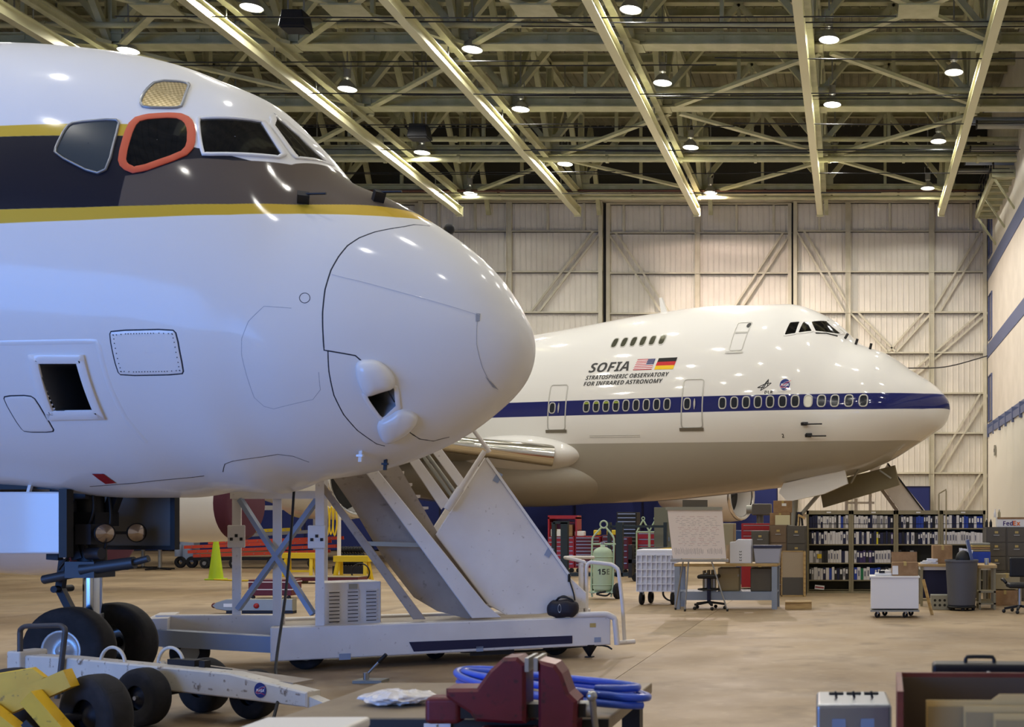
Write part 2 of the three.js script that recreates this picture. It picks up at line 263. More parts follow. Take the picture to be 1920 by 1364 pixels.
{ // bracing in the plane of the bottom chords
  const bays = [[-39.3, -33.2, 'x'], [-45.2, -39.3, 'v'], [-51.1, -45.2, 'a'], [-57, -51.1, 'v']];
  bays.forEach(([za, zb, kind], j) => {
    for (let k = 0; k < railX.length - 1; k++) {
      if ((k + j) % 5 === 4) continue;
      const xa = railX[k] + 0.9, xb = railX[k + 1] + 0.5, b = thing('ceiling_brace', 'flat diagonal ceiling bracing in bay ' + nd[k + 1] + ' from the left, row ' + nd[4 - j] + ' from the far doors', 'brace', [0, YC - 0.28, 0], 0, 'bracing between roof trusses');
      const L = (p, q) => mesh('brace_bar', bar([p[0], 0, p[1]], [q[0], 0, q[1]], 0.2, 0.12), M.creamBeam, b);
      if (kind === 'x') { L([xa, za + 0.4], [xb, zb - 0.4]); L([xb, za + 0.4], [xa, zb - 0.4]); mesh('gusset_plate', box(1.3, 0.05, 1.0, (xa + xb) / 2, -0.08, (za + zb) / 2), M.creamBeam, b); }
      else if ((kind === 'v') === (k % 2 === 0)) L([xa, za + 0.4], [xb, zb - 0.4]);
      else L([xb, za + 0.4], [xa, zb - 0.4]);
    }
  });
  [[-50.6, 17.75, 0.14, 0.0], [-50.2, 18.5, 0.11, 0], [-56.5, 17.7, 0.1, 0], [-56.2, 17.95, 0.07, 0], [-44.6, 18.55, 0.12, 0], [-38.6, 18.5, 0.1, 0]].forEach(([z, y, r], i) => {
    const p = tag(mesh('ceiling_pipe', [pipe([XL, y, z], [XR, y, z], r, 12), ...Array.from({ length: 16 }, (_, k) => pipe([XL + 2 + k * 3.3, y, z], [XL + 2 + k * 3.3 + 0.12, y, z], r * 1.35, 12))], i === 3 ? M.pipeRed : M.creamBeam), nd[i + 1] + ' long pipe run across the ceiling among the trusses', 'pipe', 'ceiling pipe runs');
  });
  for (let i = 0; i < 22; i++) {
    const z = -33 - i * 1.05, y = 17.55 + 0.35 * Math.sin(i * 2.1), k = i % 6, xa = railX[k] - 3, xb = Math.min(railX[Math.min(6, k + 3)] + 3, XR - 0.1);
    tag(mesh('ceiling_wire', tube([[xa, y, z], [(xa + xb) / 2, y - 0.05, z], [xb, y, z]], 0.022, 12, 5), M.black), 'thin dark wire strung across under the roof trusses, ' + nd[i + 1] + ' toward the far doors', 'wire', 'wires under the roof');
  }
  for (const [px, py, d, l] of [[555, 40, 36, 'near the top edge left of centre'], [787, 248, 46, 'beside the middle lamps']]) {
    const p = spot(px, py, d), h = thing('unit_heater', 'dark hooded unit heater hung from the roof trusses ' + l, 'heater', p);
    mesh('hood', prism([[-0.42, -0.26], [0.42, -0.26], [0.32, 0.26], [-0.32, 0.26]], -0.3, 0.3, 0.02), M.darkIron, h); mesh('grille', box(0.74, 0.05, 0.5, 0, -0.28), M.black, h); for (const x of [-0.25, 0.25]) mesh('hanger_rod', pipe([x, 0.24, 0], [x, YR + 0.05 - p.y, 0], 0.03, 6), M.galv, h);
  }
}
{ // high bay lamps
  const cols = [[-19, [56.4, 50.1, 42.7, 35.9, 29, 22, 15, 8, 1]], [-13.1, [51.7, 44.8, 39.1, 32, 25, 18, 11, 4]], [-7.05, [56.3, 49.4, 42.1, 36.05, 29, 22, 15, 8, 1]], [-0.8, [51.1, 44.3, 38.3, 31.5, 25, 18, 11, 4]], [3.66, [55.5, 48.6, 41.1, 34, 27, 20, 13, 6]], [-25, [53, 46, 39.2, 32.5, 26, 19, 12, 5]], [-31, [42, 35, 28, 21, 14, 7]], [-37, [30, 18, 6]]];
  const cname = { '-19': 'third', '-13.1': 'fourth', '-7.05': 'fifth', '-0.8': 'sixth', '3.66': 'rightmost', '-25': 'second', '-31': 'first', '-37': 'outermost left' };
  const shell = lathe([[0.05, 0.3], [0.1, 0.28], [0.19, 0.16], [0.28, 0.03], [0.34, -0.06], [0.355, -0.06], [0.3, 0.04], [0.21, 0.19], [0.05, 0.33]], 28), lens = new THREE.CylinderGeometry(0.325, 0.325, 0.02, 28).translate(0, -0.035, 0);
  const ballast = mergeGeometries([new THREE.CylinderGeometry(0.13, 0.13, 0.32, 16).translate(0, 0.52, 0).toNonIndexed(), box(0.3, 0.03, 0.05, 0, 0.7, 0).toNonIndexed(), box(0.03, 0.3, 0.05, -0.14, 0.84, 0).toNonIndexed(), box(0.03, 0.3, 0.05, 0.14, 0.84, 0).toNonIndexed()]);
  const alu = std(0xb9b9b2, 0.3, 0.7), glow = std(0xffffff, 0.4, 0, { emissive: LAMP_C, emissiveIntensity: 9 }), glowP = std(0xffffff, 0.4, 0, { emissive: PINK_C, emissiveIntensity: 9 }), glowD = std(0xffffff, 0.4, 0, { emissive: LAMP_C, emissiveIntensity: 2.2 });
  for (const [x, ds] of cols) ds.forEach((d, i) => {
    const pink = x === -7.05 && d > 56, dim = x === 3.66, off = d < 24 && d > 9 && (i + Math.round(x)) % 2 === 0;
    const l = thing('high_bay_lamp', 'round high bay lamp, ' + cname[x] + ' row from left, ' + nd[i + 1] + ' from far doors', 'lamp', [x, 17.92, -d], 0, 'high bay lamps');
    mesh('reflector', shell.clone(), alu, l); mesh('lens', lens.clone(), pink ? glowP : off ? M.galv : dim ? glowD : glow, l); mesh('ballast', ballast.clone(), alu, l); mesh('conduit', pipe([0, 0.95, 0], [0, 5.22, 0], 0.03, 8), M.galv, l);
    if (off) return;
    const s = new THREE.SpotLight(pink ? PINK_C : LAMP_C, LAMP_I * (pink ? 11 : dim ? 0.8 : d < 9 ? 0.85 : d > 48 ? 1.25 : 1), 0, 1.45, 0.1, 2);
    s.position.set(0, -0.09, 0); s.target.position.set(0, -5, 0); s.castShadow = true; s.shadow.radius = 10; l.add(s); l.add(s.target);
  });
}
{ // service platform and duct bundle at the upper right
  const p = thing('service_platform', 'bracketed steel service platform high on the right wall', 'platform', [0, 17.2, 0]);
  mesh('edge_beam', [bx2(6.25, 6.4, -0.15, 0.2, -58, -51), bx2(6.25, XR, -0.15, 0.2, -51.1, -50.95), bx2(6.25, XR, -0.15, 0.2, -58.05, -57.9)], M.creamBeam, p);
  for (let i = 0; i < 14; i++) mesh('deck_plank', bx2(6.4, XR, 0.02, 0.1, -57.9 + i * 0.5, -57.55 + i * 0.5), M.creamBeam, p);
  for (let i = 0; i < 7; i++) mesh('joist', bx2(6.4, XR, -0.14, 0.02, -57.6 + i * 1.05, -57.48 + i * 1.05), M.creamBeam, p);
  for (const z of [-57.9, -54.5, -51.2]) mesh('knee_brace', bar([6.35, -0.1, z], [XR, -1.5, z], 0.09, 0.09), M.creamBeam, p);
  for (let i = 0; i < 8; i++) mesh('railing_post', pipe([6.32, 0.2, -58 + i], [6.32, 1.35, -58 + i], 0.03, 8), M.darkIron, p);
  for (const y of [0.6, 1.0, 1.35]) mesh('railing_bar', pipe([6.32, y, -58], [6.32, y, -51], 0.03, 8), M.darkIron, p);
  const rows = [[-48.5, 18.7, 5.0, 0.17], [-47.5, 18.2, 5.2, 0.17], [-50, 18.0, 5.2, 0.13], [-51.5, 17.9, 5.1, 0.14], [-53, 17.95, 4.9, 0.13], [-46.5, 18.9, 5.4, 0.2], [-45.8, 18.3, 5.3, 0.18]];
  rows.forEach(([z, y, x, r], i) => { const d = thing('wall_duct', nd[i + 1] + ' round duct stub running out of the upper right wall', 'duct', [x, y, z], 0, 'duct bundle by the service platform'); mesh('duct_pipe', pipe([0, 0, 0], [XR - x, 0, 0], r, 14), i % 3 ? M.galv : M.greyBlue, d); mesh('end_cap', pipe([-0.05, 0, 0], [0, 0, 0], r * 1.15, 14), M.black, d); });
}
{ // blue screens standing along the far doors
  const z = -60.6, xs = []; for (let x = -40; x < -7; x += 3.6) xs.push(x);
  xs.forEach((x, i) => { const p = thing('blue_screen', 'tall blue partition screen by the far doors, ' + nd[xs.length - i] + ' from the right', 'partition', [x + 1.8, 0, z + (i % 2) * 0.06], 0, 'blue partition screens'); const h = 3.9; mesh('panel', box(3.58, h - 0.1, 0.06, 0, h / 2, 0), M.blueScreen, p); mesh('frame', [box(3.6, 0.08, 0.1, 0, h - 0.04, 0), box(0.06, h, 0.1, -1.77, h / 2, 0), box(0.06, h, 0.1, 1.77, h / 2, 0)], M.navy, p); for (const fx of [-1.5, 1.5]) mesh('foot', box(0.1, 0.08, 0.9, fx, 0.04, 0), M.darkIron, p); });
  const b = thing('blue_board', 'upright dark blue board by the far doors right of the distant stairs', 'board', [3.35, 0, -60.6]); mesh('panel', box(1.5, 3.4, 0.06, 0, 1.72, 0), M.blueScreen, b); mesh('frame', [box(1.54, 0.06, 0.1, 0, 3.43, 0), box(0.05, 3.45, 0.1, 0.76, 1.72, 0), box(0.05, 3.45, 0.1, -0.76, 1.72, 0)], M.navy, b);
  tag(mesh('guy_wire', tube([spot(1700, 691, 50), spot(1775, 688, 55), spot(1851, 668, 60.9)], 0.03, 24, 5), M.darkIron), 'thin slack cable running from the right wall toward the far jet nose', 'cable');
}

// ---------------------------------------------------------------- aircraft hulls
function pchip(xk, yk) {
  const n = xk.length, h = [], d = [], m = new Array(n).fill(0);
  for (let i = 0; i < n - 1; i++) { h.push(xk[i + 1] - xk[i]); d.push((yk[i + 1] - yk[i]) / h[i]); }
  for (let i = 1; i < n - 1; i++) if (d[i - 1] * d[i] > 0) { const a = 2 * h[i] + h[i - 1], b = h[i] + 2 * h[i - 1]; m[i] = (a + b) / (a / d[i - 1] + b / d[i]); }
  m[0] = d[0]; m[n - 1] = d[n - 2];
  return (x) => { let i = 0; while (i < n - 2 && x > xk[i + 1]) i++; const t = (x - xk[i]) / h[i], s = 1 - t; return (1 + 2 * t) * s * s * yk[i] + t * s * s * h[i] * m[i] + t * t * (3 - 2 * t) * yk[i + 1] + t * t * (t - 1) * h[i] * m[i + 1]; };
}
const inside = (o, x, y) => { let r = false; for (let i = 0, j = o.length - 1; i < o.length; j = i++) if ((o[i][1] > y) !== (o[j][1] > y) && x < (o[j][0] - o[i][0]) * (y - o[i][1]) / (o[j][1] - o[i][1]) + o[i][0]) r = !r; return r; };
function hull(st, w, top, bot, k) {                        // s runs aft from the nose tip, y up, z to starboard
  const u = st.map(Math.sqrt), W = pchip(u, w), T = pchip(u, top), B = pchip(u, bot), K = pchip(u, k);
  const sec = (s) => { const q = Math.sqrt(Math.max(s, 1e-6)), t = T(q), b = B(q); return { w: W(q), t, b, c: b + (t - b) * K(q) }; };
  const side = (s, y) => { const e = sec(s), r = y >= e.c ? (y - e.c) / (e.t - e.c) : (e.c - y) / (e.c - e.b); return e.w * Math.sqrt(Math.max(0.0004, 1 - r * r)); };
  const normal = (s, y) => { const h = 0.004, ls = (side(s + h, y) - side(Math.max(s - h, 1e-4), y)) / (2 * h), ly = (side(s, y + h) - side(s, y - h)) / (2 * h); return V(ls, -ly, 1).normalize(); };
  const P = (s, y, o = 0) => { const p = V(-s, y, side(s, y)); return o ? p.addScaledVector(normal(s, y), o) : p; };
  const loft = (smax, n, m, SW, y0, SH, holes = []) => {
    const pos = [], uv = [], idx = [];
    for (let i = 0; i <= n; i++) {
      const q = 0.002 + (Math.sqrt(smax) - 0.002) * i / n, s = q * q, e = sec(s);
      for (let j = 0; j < m; j++) { const a = j / m * Math.PI * 2, sn = Math.sin(a), y = e.c + (sn >= 0 ? (e.t - e.c) * sn : (e.c - e.b) * sn); pos.push(-s, y, e.w * Math.cos(a)); uv.push(s / SW, (y - y0) / SH); }
    }
    for (let i = 0; i < n; i++) for (let j = 0; j < m; j++) { const a = i * m + j, b = i * m + (j + 1) % m, c = a + m, d = b + m; for (const t of [[a, b, c], [b, d, c]]) { const cs = -t.reduce((v, k) => v + pos[3 * k], 0) / 3, cy = t.reduce((v, k) => v + pos[3 * k + 1], 0) / 3; if (!(pos[3 * a + 2] > 0 && holes.some((o) => inside(o, cs, cy)))) idx.push(...t); } }
    const cap = pos.length / 3, e = sec(smax); pos.push(-smax, e.c, 0); uv.push(1, 0.5); for (let j = 0; j < m; j++) idx.push(n * m + j, n * m + (j + 1) % m, cap);
    const g = new THREE.BufferGeometry(); g.setAttribute('position', new THREE.Float32BufferAttribute(pos, 3)); g.setAttribute('uv', new THREE.Float32BufferAttribute(uv, 2)); g.setIndex(idx); g.computeVertexNormals(); return g;
  };
  return { sec, side, normal, P, loft };
}
const round = (pts, n = 2) => { for (let k = 0; k < n; k++) { const o = []; pts.forEach((p, i) => { const q = pts[(i + 1) % pts.length]; o.push([p[0] * 0.78 + q[0] * 0.22, p[1] * 0.78 + q[1] * 0.22], [p[0] * 0.22 + q[0] * 0.78, p[1] * 0.22 + q[1] * 0.78]); }); pts = o; } return pts; };
const fillet = (pts, r) => pts.flatMap((p, i) => { const a = pts[(i + pts.length - 1) % pts.length], b = pts[(i + 1) % pts.length], t = (q, d) => { const l = Math.hypot(q[0] - p[0], q[1] - p[1]); return [p[0] + (q[0] - p[0]) * d / l, p[1] + (q[1] - p[1]) * d / l]; }; const A = t(a, r), B = t(b, r); return [0, 0.25, 0.5, 0.75, 1].map((k) => [0, 1].map((j) => (1 - k) * (1 - k) * A[j] + 2 * k * (1 - k) * p[j] + k * k * B[j])); });
const dense = (pts, step, closed = true) => { const o = []; for (let i = 0; i < pts.length - (closed ? 0 : 1); i++) { const p = pts[i], q = pts[(i + 1) % pts.length], n = Math.max(1, Math.ceil(Math.hypot(q[0] - p[0], q[1] - p[1]) / step)); for (let k = 0; k < n; k++) o.push([p[0] + (q[0] - p[0]) * k / n, p[1] + (q[1] - p[1]) * k / n]); } if (!closed) o.push(pts[pts.length - 1]); return o; };
const grow = (pts, d) => { const n = pts.length; let A = 0; pts.forEach((p, i) => { const q = pts[(i + 1) % n]; A += p[0] * q[1] - q[0] * p[1]; }); const sg = A > 0 ? 1 : -1; return pts.map((p, i) => { const a = pts[(i + n - 1) % n], b = pts[(i + 1) % n], tx = b[0] - a[0], ty = b[1] - a[1], l = Math.hypot(tx, ty) || 1; return [p[0] + sg * ty / l * d, p[1] - sg * tx / l * d]; }); };
function strip(loops, close = true, fanEnd = false) {      // quads between rows of points
  const n = loops[0].length, pos = [], idx = []; loops.forEach((l) => l.forEach((p) => pos.push(p.x, p.y, p.z)));
  for (let r = 0; r < loops.length - 1; r++) for (let i = 0; i < (close ? n : n - 1); i++) { const a = r * n + i, b = r * n + (i + 1) % n; idx.push(a, b, a + n, b, b + n, a + n); }
  const g = new THREE.BufferGeometry(); g.setAttribute('position', new THREE.Float32BufferAttribute(pos, 3)); g.setIndex(idx); g.computeVertexNormals(); return g;
}
function patch(H, outline, off, rings = 6, rim = 0) {      // a plate lying on the hull
  const o = dense(outline, 0.06), c = o.reduce((a, p) => [a[0] + p[0] / o.length, a[1] + p[1] / o.length], [0, 0]), loops = [];
  if (rim) loops.push(o.map((p) => H.P(p[0], p[1], rim)));
  for (let r = rings; r >= 0; r--) { const t = Math.max(r / rings, 0.02); loops.push(o.map((p) => H.P(c[0] + (p[0] - c[0]) * t, c[1] + (p[1] - c[1]) * t, off))); }
  return strip(loops);
}
const frameOn = (H, outline, w, up, base = -0.002) => { const o = dense(outline, 0.05), i = grow(o, -w); return strip([o.map((p) => H.P(...p, base)), o.map((p) => H.P(...p, up)), i.map((p) => H.P(...p, up)), i.map((p) => H.P(...p, base))]); };
function ribbon(H, line, w, up, closed = false) {
  const o = dense(line, 0.05, closed), n = o.length, A = [], B = [], C = [];
  for (let i = 0; i < n; i++) {
    const a = H.P(...o[closed ? (i + n - 1) % n : Math.max(i - 1, 0)]), b = H.P(...o[closed ? (i + 1) % n : Math.min(i + 1, n - 1)]), p = H.P(...o[i]), nn = H.normal(...o[i]), sd = b.sub(a).normalize().cross(nn).normalize();
    A.push(p.clone().addScaledVector(sd, w / 2).addScaledVector(nn, -0.001)); B.push(p.clone().addScaledVector(nn, up)); C.push(p.clone().addScaledVector(sd, -w / 2).addScaledVector(nn, -0.001));
  }
  return strip([A, B, C], closed);
}
function decal(H, q, off, n = 10) {                        // corners: aft-bottom, fore-bottom, fore-top, aft-top
  const pos = [], uv = [], idx = [];
  for (let j = 0; j <= n; j++) for (let i = 0; i <= n; i++) { const a = i / n, b = j / n, s = (1 - b) * ((1 - a) * q[0][0] + a * q[1][0]) + b * ((1 - a) * q[3][0] + a * q[2][0]), y = (1 - b) * ((1 - a) * q[0][1] + a * q[1][1]) + b * ((1 - a) * q[3][1] + a * q[2][1]), p = H.P(s, y, off); pos.push(p.x, p.y, p.z); uv.push(a, b); }
  for (let j = 0; j < n; j++) for (let i = 0; i < n; i++) { const a = j * (n + 1) + i; idx.push(a, a + 1, a + n + 1, a + 1, a + n + 2, a + n + 1); }
  const g = new THREE.BufferGeometry(); g.setAttribute('position', new THREE.Float32BufferAttribute(pos, 3)); g.setAttribute('uv', new THREE.Float32BufferAttribute(uv, 2)); g.setIndex(idx); g.computeVertexNormals(); return g;
}
function letters(H, str, s0, y0, h, width, shear, off = 0.012) { const g = textShape(str, fontB, h, shear, width), p = g.attributes.position; for (let i = 0; i < p.count; i++) { const q = H.P(s0 - p.getX(i), y0 + p.getY(i), off); p.setXYZ(i, q.x, q.y, q.z); } g.computeVertexNormals(); return g; }
const poly = (g, pts, col, X, Y) => { g.fillStyle = col; g.beginPath(); pts.forEach((p, i) => i ? g.lineTo(X(p[0]), Y(p[1])) : g.moveTo(X(p[0]), Y(p[1]))); g.closePath(); g.fill(); };
function insignia(g, w, h, bg) {                           // blue round insignia with white letters and a red chevron
  g.fillStyle = bg; g.fillRect(0, 0, w, h); const r = w * 0.42;
  g.fillStyle = '#1c2f78'; g.beginPath(); g.arc(w / 2, h / 2, r, 0, 7); g.fill();
  g.fillStyle = '#f2f2f2'; g.font = 'bold ' + Math.round(w * 0.25) + 'px sans-serif'; g.textAlign = 'center'; g.textBaseline = 'middle'; g.fillText('NASA', w / 2, h / 2 + 2);
  g.strokeStyle = '#d23034'; g.lineWidth = w * 0.035; g.beginPath(); g.moveTo(w * 0.12, h * 0.66); g.quadraticCurveTo(w * 0.5, h * 0.42, w * 0.97, h * 0.2); g.moveTo(w * 0.14, h * 0.7); g.quadraticCurveTo(w * 0.5, h * 0.62, w * 0.86, h * 0.78); g.stroke();
  g.strokeStyle = '#eeeeee'; g.lineWidth = w * 0.015; g.beginPath(); g.ellipse(w / 2, h / 2, r * 0.95, r * 0.4, -0.5, 0, 7); g.stroke();
}
const seamMat = std(0x1b2230, 0.6), paintWhite = { roughness: 0.52, specularIntensity: 0.4, clearcoat: 0.8, clearcoatRoughness: 0.06 };
// ---------------------------------------------------------------- the near four-engined jet
{
  const st = [0, .12, .4, .9, 1.4, 1.85, 2.2, 2.6, 3.0, 3.5, 4.1, 5, 6.4, 10, 26], w = [0, .36, .64, .94, 1.18, 1.335, 1.43, 1.53, 1.61, 1.69, 1.765, 1.835, 1.865, 1.865, 1.865], k = [.5, .5, .5, .48, .46, .45, .45, .45, .45, .45, .45, .45, .45, .45, .45];
  const top = [3.417, 3.767, 4.164, 4.572, 4.857, 5.065, 5.444, 5.821, 6.005, 6.193, 6.319, 6.393, 6.398, 6.3, 6.3], bot = [3.417, 3.031, 2.753, 2.428, 2.235, 2.132, 2.082, 1.955, 1.976, 1.915, 1.915, 1.984, 2.056, 2.093, 2.1];
  const H = hull(st, w, top, bot, k);
  const jet = thing('jet_airliner', 'near white jet airliner with navy and yellow stripes, nose filling the left', 'airplane', [-3.158, 0, -11.2], -3 * Math.PI / 180);
  const SW = 10.24, Y0 = 1.6, SH = 5.12, ext = (l, a) => [[26, l[0][1] + a], ...l];
  const ylT = [[4.029, 4.342], [3.396, 4.378], [2.813, 4.424], [2.28, 4.482], [1.838, 4.565], [1.321, 4.664], [1.161, 4.69], [0.95, 4.75]], ylB = [[4.018, 4.22], [3.384, 4.264], [2.799, 4.317], [2.263, 4.38], [1.806, 4.466], [1.349, 4.521], [1.135, 4.557], [1.0, 4.60], [0.93, 4.66]], yuT = [[4.192, 5.126], [3.594, 5.176], [3.1, 5.21]], yuB = [[4.158, 5.017], [3.558, 5.056], [3.1, 5.084]];
  const glare = [[3.1, 4.385], [3.09, 4.685], [2.96, 4.72], [2.693, 4.881], [2.567, 4.911], [2.36, 4.928], [2.038, 5.004], [2.029, 5.03], [1.95, 5.16], [1.9, 5.6], [0.9, 5.4], ...[...ylT].reverse()];
  const livery = canvasTex(2048, 1024, (g, cw, ch) => {
    const X = (s) => s / SW * cw, Y = (y) => (1 - (y - Y0) / SH) * ch;
    g.fillStyle = '#e4e4e4'; g.fillRect(0, 0, cw, ch);
    poly(g, [...ext(yuB, -0.2), ...[...ext(ylT, -0.5)].reverse()], '#04081e', X, Y);
    poly(g, [...ext(yuT, -0.2), ...[...ext(yuB, -0.2)].reverse()], '#d0ac34', X, Y);
    poly(g, glare, '#5c5148', X, Y);
    poly(g, [...ext(ylT, -0.5), ...[...ext(ylB, -0.5)].reverse()], '#d0ac34', X, Y);
  });
  const rough = canvasTex(1024, 512, (g, cw, ch) => { g.fillStyle = 'rgb(0,132,0)'; g.fillRect(0, 0, cw, ch); poly(g, glare, 'rgb(0,175,0)', (s) => s / SW * cw, (y) => (1 - (y - Y0) / SH) * ch); }); rough.colorSpace = THREE.NoColorSpace;
  const skin = phys({ ...paintWhite, map: livery, roughnessMap: rough, roughness: 1, clearcoat: 0.4, clearcoatRoughness: 0.1 }), white = phys({ color: 0xe4e4e4, ...paintWhite });
  const ventHole = [[3.817, 3.04], [3.495, 3.05], [3.49, 2.663], [3.812, 2.662]], mouthHole = [[1.22, 2.82], [1.05, 2.915], [1.0, 2.9], [1.025, 2.745], [1.16, 2.63]];
  mesh('fuselage', H.loft(26, 460, 288, SW, Y0, SH, [grow(ventHole, 0.03), grow(mouthHole, 0.02)]), skin, jet, true);
  const duct = (o, dir, mat, parent, name) => { const q = dense(o, 0.03), L = [0.01, -0.01].map((u) => q.map((p) => H.P(p[0], p[1], u))); for (let i = 1; i <= 6; i++) L.push(L[1].map((p) => p.clone().addScaledVector(dir, i / 6))); const e = L[L.length - 1], c = e.reduce((a, p) => a.add(p), V(0, 0, 0)).multiplyScalar(1 / e.length); L.push(e.map(() => c.clone())); return mesh(name, strip(L), mat, parent); };
  // flight deck windows
  const pane = (name, o, fw, fm, gm = glassDark, n = 2, up = 0.016) => { const r = n ? round(o, n) : o; const f = mesh(name, patch(H, grow(dense(r, 0.05), -0.002), 0.005), gm, jet); mesh('window_frame', frameOn(H, grow(dense(r, 0.05), fw), fw * 1.05, up), fm, f); return f; };
  const alu = std(0x8e9298, 0.35, 0.6), orangeTape = std(0xd2532e, 0.5);
  pane('aft_window', [[3.61, 5.176], [3.308, 5.235], [3.265, 5.192], [3.234, 4.747], [3.323, 4.69], [3.67, 4.867], [3.673, 4.939], [3.648, 5.135]], 0.014, alu, phys({ color: 0x3c4448, roughness: 0.2, clearcoat: 1 }), 1);
  pane('sliding_window', [[3.12, 5.258], [2.889, 5.317], [2.808, 5.281], [2.75, 5.193], [2.701, 5.026], [2.728, 4.94], [3.017, 4.759], [3.095, 4.796], [3.122, 4.852], [3.144, 5.184]], 0.056, orangeTape, glassDark, 1, 0.012);
  pane('eyebrow_window', [[3.217, 5.74], [3.043, 5.779], [2.995, 5.729], [2.902, 5.46], [2.929, 5.431], [3.147, 5.401], [3.196, 5.455], [3.219, 5.594]], 0.016, alu, std(0xffffff, 0.3, 0.55, { map: noiseTex(256, 0.5, (u, v) => mixc([150, 128, 82], [232, 214, 168], (Math.round(u * 24) + Math.round(v * 24)) % 2 * 0.5 + fbm(u, v, 4) * 0.6)) }), 1);
  pane('windshield_pane', [[2.712, 5.326], [2.55, 5.378], [2.376, 5.431], [2.25, 5.262], [2.124, 5.094], [2.13, 5.055], [2.345, 5.005], [2.56, 4.957], [2.636, 5.14]], 0.024, white, glassDark, 0, 0.02);
  pane('windshield_pane', [[2.316, 5.435], [2.355, 5.52], [2.41, 5.6], [2.2, 5.41], [2.0, 5.2], [2.052, 5.108], [2.18, 5.27]], 0.02, white, glassDark, 0, 0.016);
  for (const f of jet.children.filter((o) => /window|windshield/.test(o.name))) f.updateMatrix();
  // seams, access panels and fittings
  const seam = (name, line, closed, wd = 0.014) => mesh(name, ribbon(H, line, wd, 0.003, closed), seamMat, jet);
  seam('radome_seam', [[0.915, 4.532], [0.992, 4.502], [1.036, 4.455], [1.207, 4.349], [1.299, 4.268], [1.365, 4.177], [1.409, 4.063], [1.447, 3.927], [1.473, 3.741], [1.481, 3.528], [1.478, 3.321], [1.479, 3.202], [1.376, 3.187], [1.247, 3.167], [1.201, 3.118]], false, 0.016);
  seam('panel_seam', [[1.45, 3.195], [1.464, 3.018], [1.467, 2.818], [1.441, 2.654], [1.39, 2.522], [1.306, 2.409], [1.26, 2.395]]);
  seam('panel_seam', [[1.017, 2.53], [0.975, 2.468], [0.899, 2.458], [0.781, 2.502]], false, 0.018);
  const greyLine = std(0x9aa0ac, 0.5);
  const lightning = mesh('lightning_strip', [ribbon(H, [[1.435, 3.887], [1.166, 3.831], [0.869, 3.759], [0.571, 3.687], [0.318, 3.618]], 0.014, 0.007)], white, jet);
  mesh('diverter_tip', [patch(H, [[0.345, 3.63], [0.315, 3.63], [0.315, 3.56], [0.34, 3.55]], 0.006, 2), patch(H, [[0.31, 3.06], [0.27, 3.0], [0.25, 2.95], [0.28, 2.97]], 0.006, 2)], greyLine, lightning);
  mesh('diverter_line', ribbon(H, [[0.33, 3.597], [0.335, 3.338], [0.313, 3.13], [0.29, 3.03]], 0.006, 0.003), greyLine, lightning);
  const plate = (name, o, n, dots) => { const r = round(o, n), p = mesh(name, patch(H, grow(dense(r, 0.05), -0.006), 0.005, 6, -0.002), white, jet); mesh('panel_seam', ribbon(H, r, 0.016, 0.0035, true), seamMat, p); if (dots) { const ds = dense(grow(dense(r, 0.05), -0.03), 0.045); mesh('fastener', ds.map((q) => { const c = H.P(q[0], q[1], 0.006); return new THREE.SphereGeometry(0.005, 5, 4).translate(c.x, c.y, c.z); }), seamMat, p).userData.kind = 'stuff'; } return p; };
  plate('access_panel', [[3.151, 3.326], [2.658, 3.345], [2.624, 3.304], [2.621, 3.002], [2.646, 2.966], [3.156, 2.954], [3.177, 2.989], [3.173, 3.288]], 1, true);
  plate('access_panel', [[4.204, 2.78], [3.989, 2.786], [3.946, 2.751], [3.927, 2.507], [3.954, 2.48], [4.2, 2.48], [4.219, 2.516], [4.227, 2.751]], 1, false);
  const fr = mesh('vent_frame', frameOn(H, [[3.868, 3.12], [3.412, 3.123], [3.421, 2.598], [3.92, 2.589]], 0.07, 0.022), white, jet);
  duct(ventHole, V(-0.25, 0.1, -0.95), std(0x5f6266, 0.8, 0, { side: THREE.DoubleSide }), fr, 'vent_duct');
  mesh('vent_surround', ribbon(H, [[4.9, 3.19], [3.6, 3.226], [3.293, 3.234], [3.278, 3.189], [3.279, 2.867], [3.256, 2.6], [3.2, 2.4]], 0.05, 0.008), white, jet);
  mesh('panel_outline', ribbon(H, [[1.719, 3.559], [1.929, 3.566], [2.051, 3.428], [2.116, 3.276], [2.134, 3.143], [2.125, 2.947], [2.114, 2.783], [2.057, 2.71], [1.981, 2.689], [1.639, 2.775], [1.56, 2.86], [1.543, 3.01]], 0.006, 0.002), greyLine, jet);
  mesh('round_port', ribbon(H, Array.from({ length: 20 }, (_, i) => [1.622 + 0.04 * Math.cos(i * 0.314), 3.656 + 0.045 * Math.sin(i * 0.314)]), 0.008, 0.003, true), seamMat, jet);
  mesh('panel_outline', ribbon(H, [[2.716, 2.143], [2.629, 2.211], [2.539, 2.237], [2.162, 2.304], [2.042, 2.288], [1.956, 2.239]], 0.009, 0.003), seamMat, jet);
  mesh('keel_seam', ribbon(H, [[4.119, 2.012], [3.609, 2.043], [3.309, 2.073], [2.949, 2.11]], 0.014, 0.003), seamMat, jet);
  mesh('red_placard', patch(H, [[3.918, 2.127], [3.807, 2.127], [3.801, 2.046], [3.919, 2.038]], 0.005, 3), std(0xa01722, 0.5), jet).userData.label = 'small red placard';
  const probe = (s, y) => { const p = H.P(s, y), n = H.normal(s, y), b = p.clone().addScaledVector(n, 0.1), m = mesh('pitot_probe', [bar(p.clone().addScaledVector(n, -0.02), b, 0.1, 0.06)], M.darkIron, jet); mesh('probe_tube', pipe(b.clone().add(V(-0.05, 0, -0.02)), b.clone().add(V(0.2, 0.0, -0.02)), 0.012, 8), M.darkIron, m); };
  probe(1.82, 4.6); probe(1.36, 4.74);
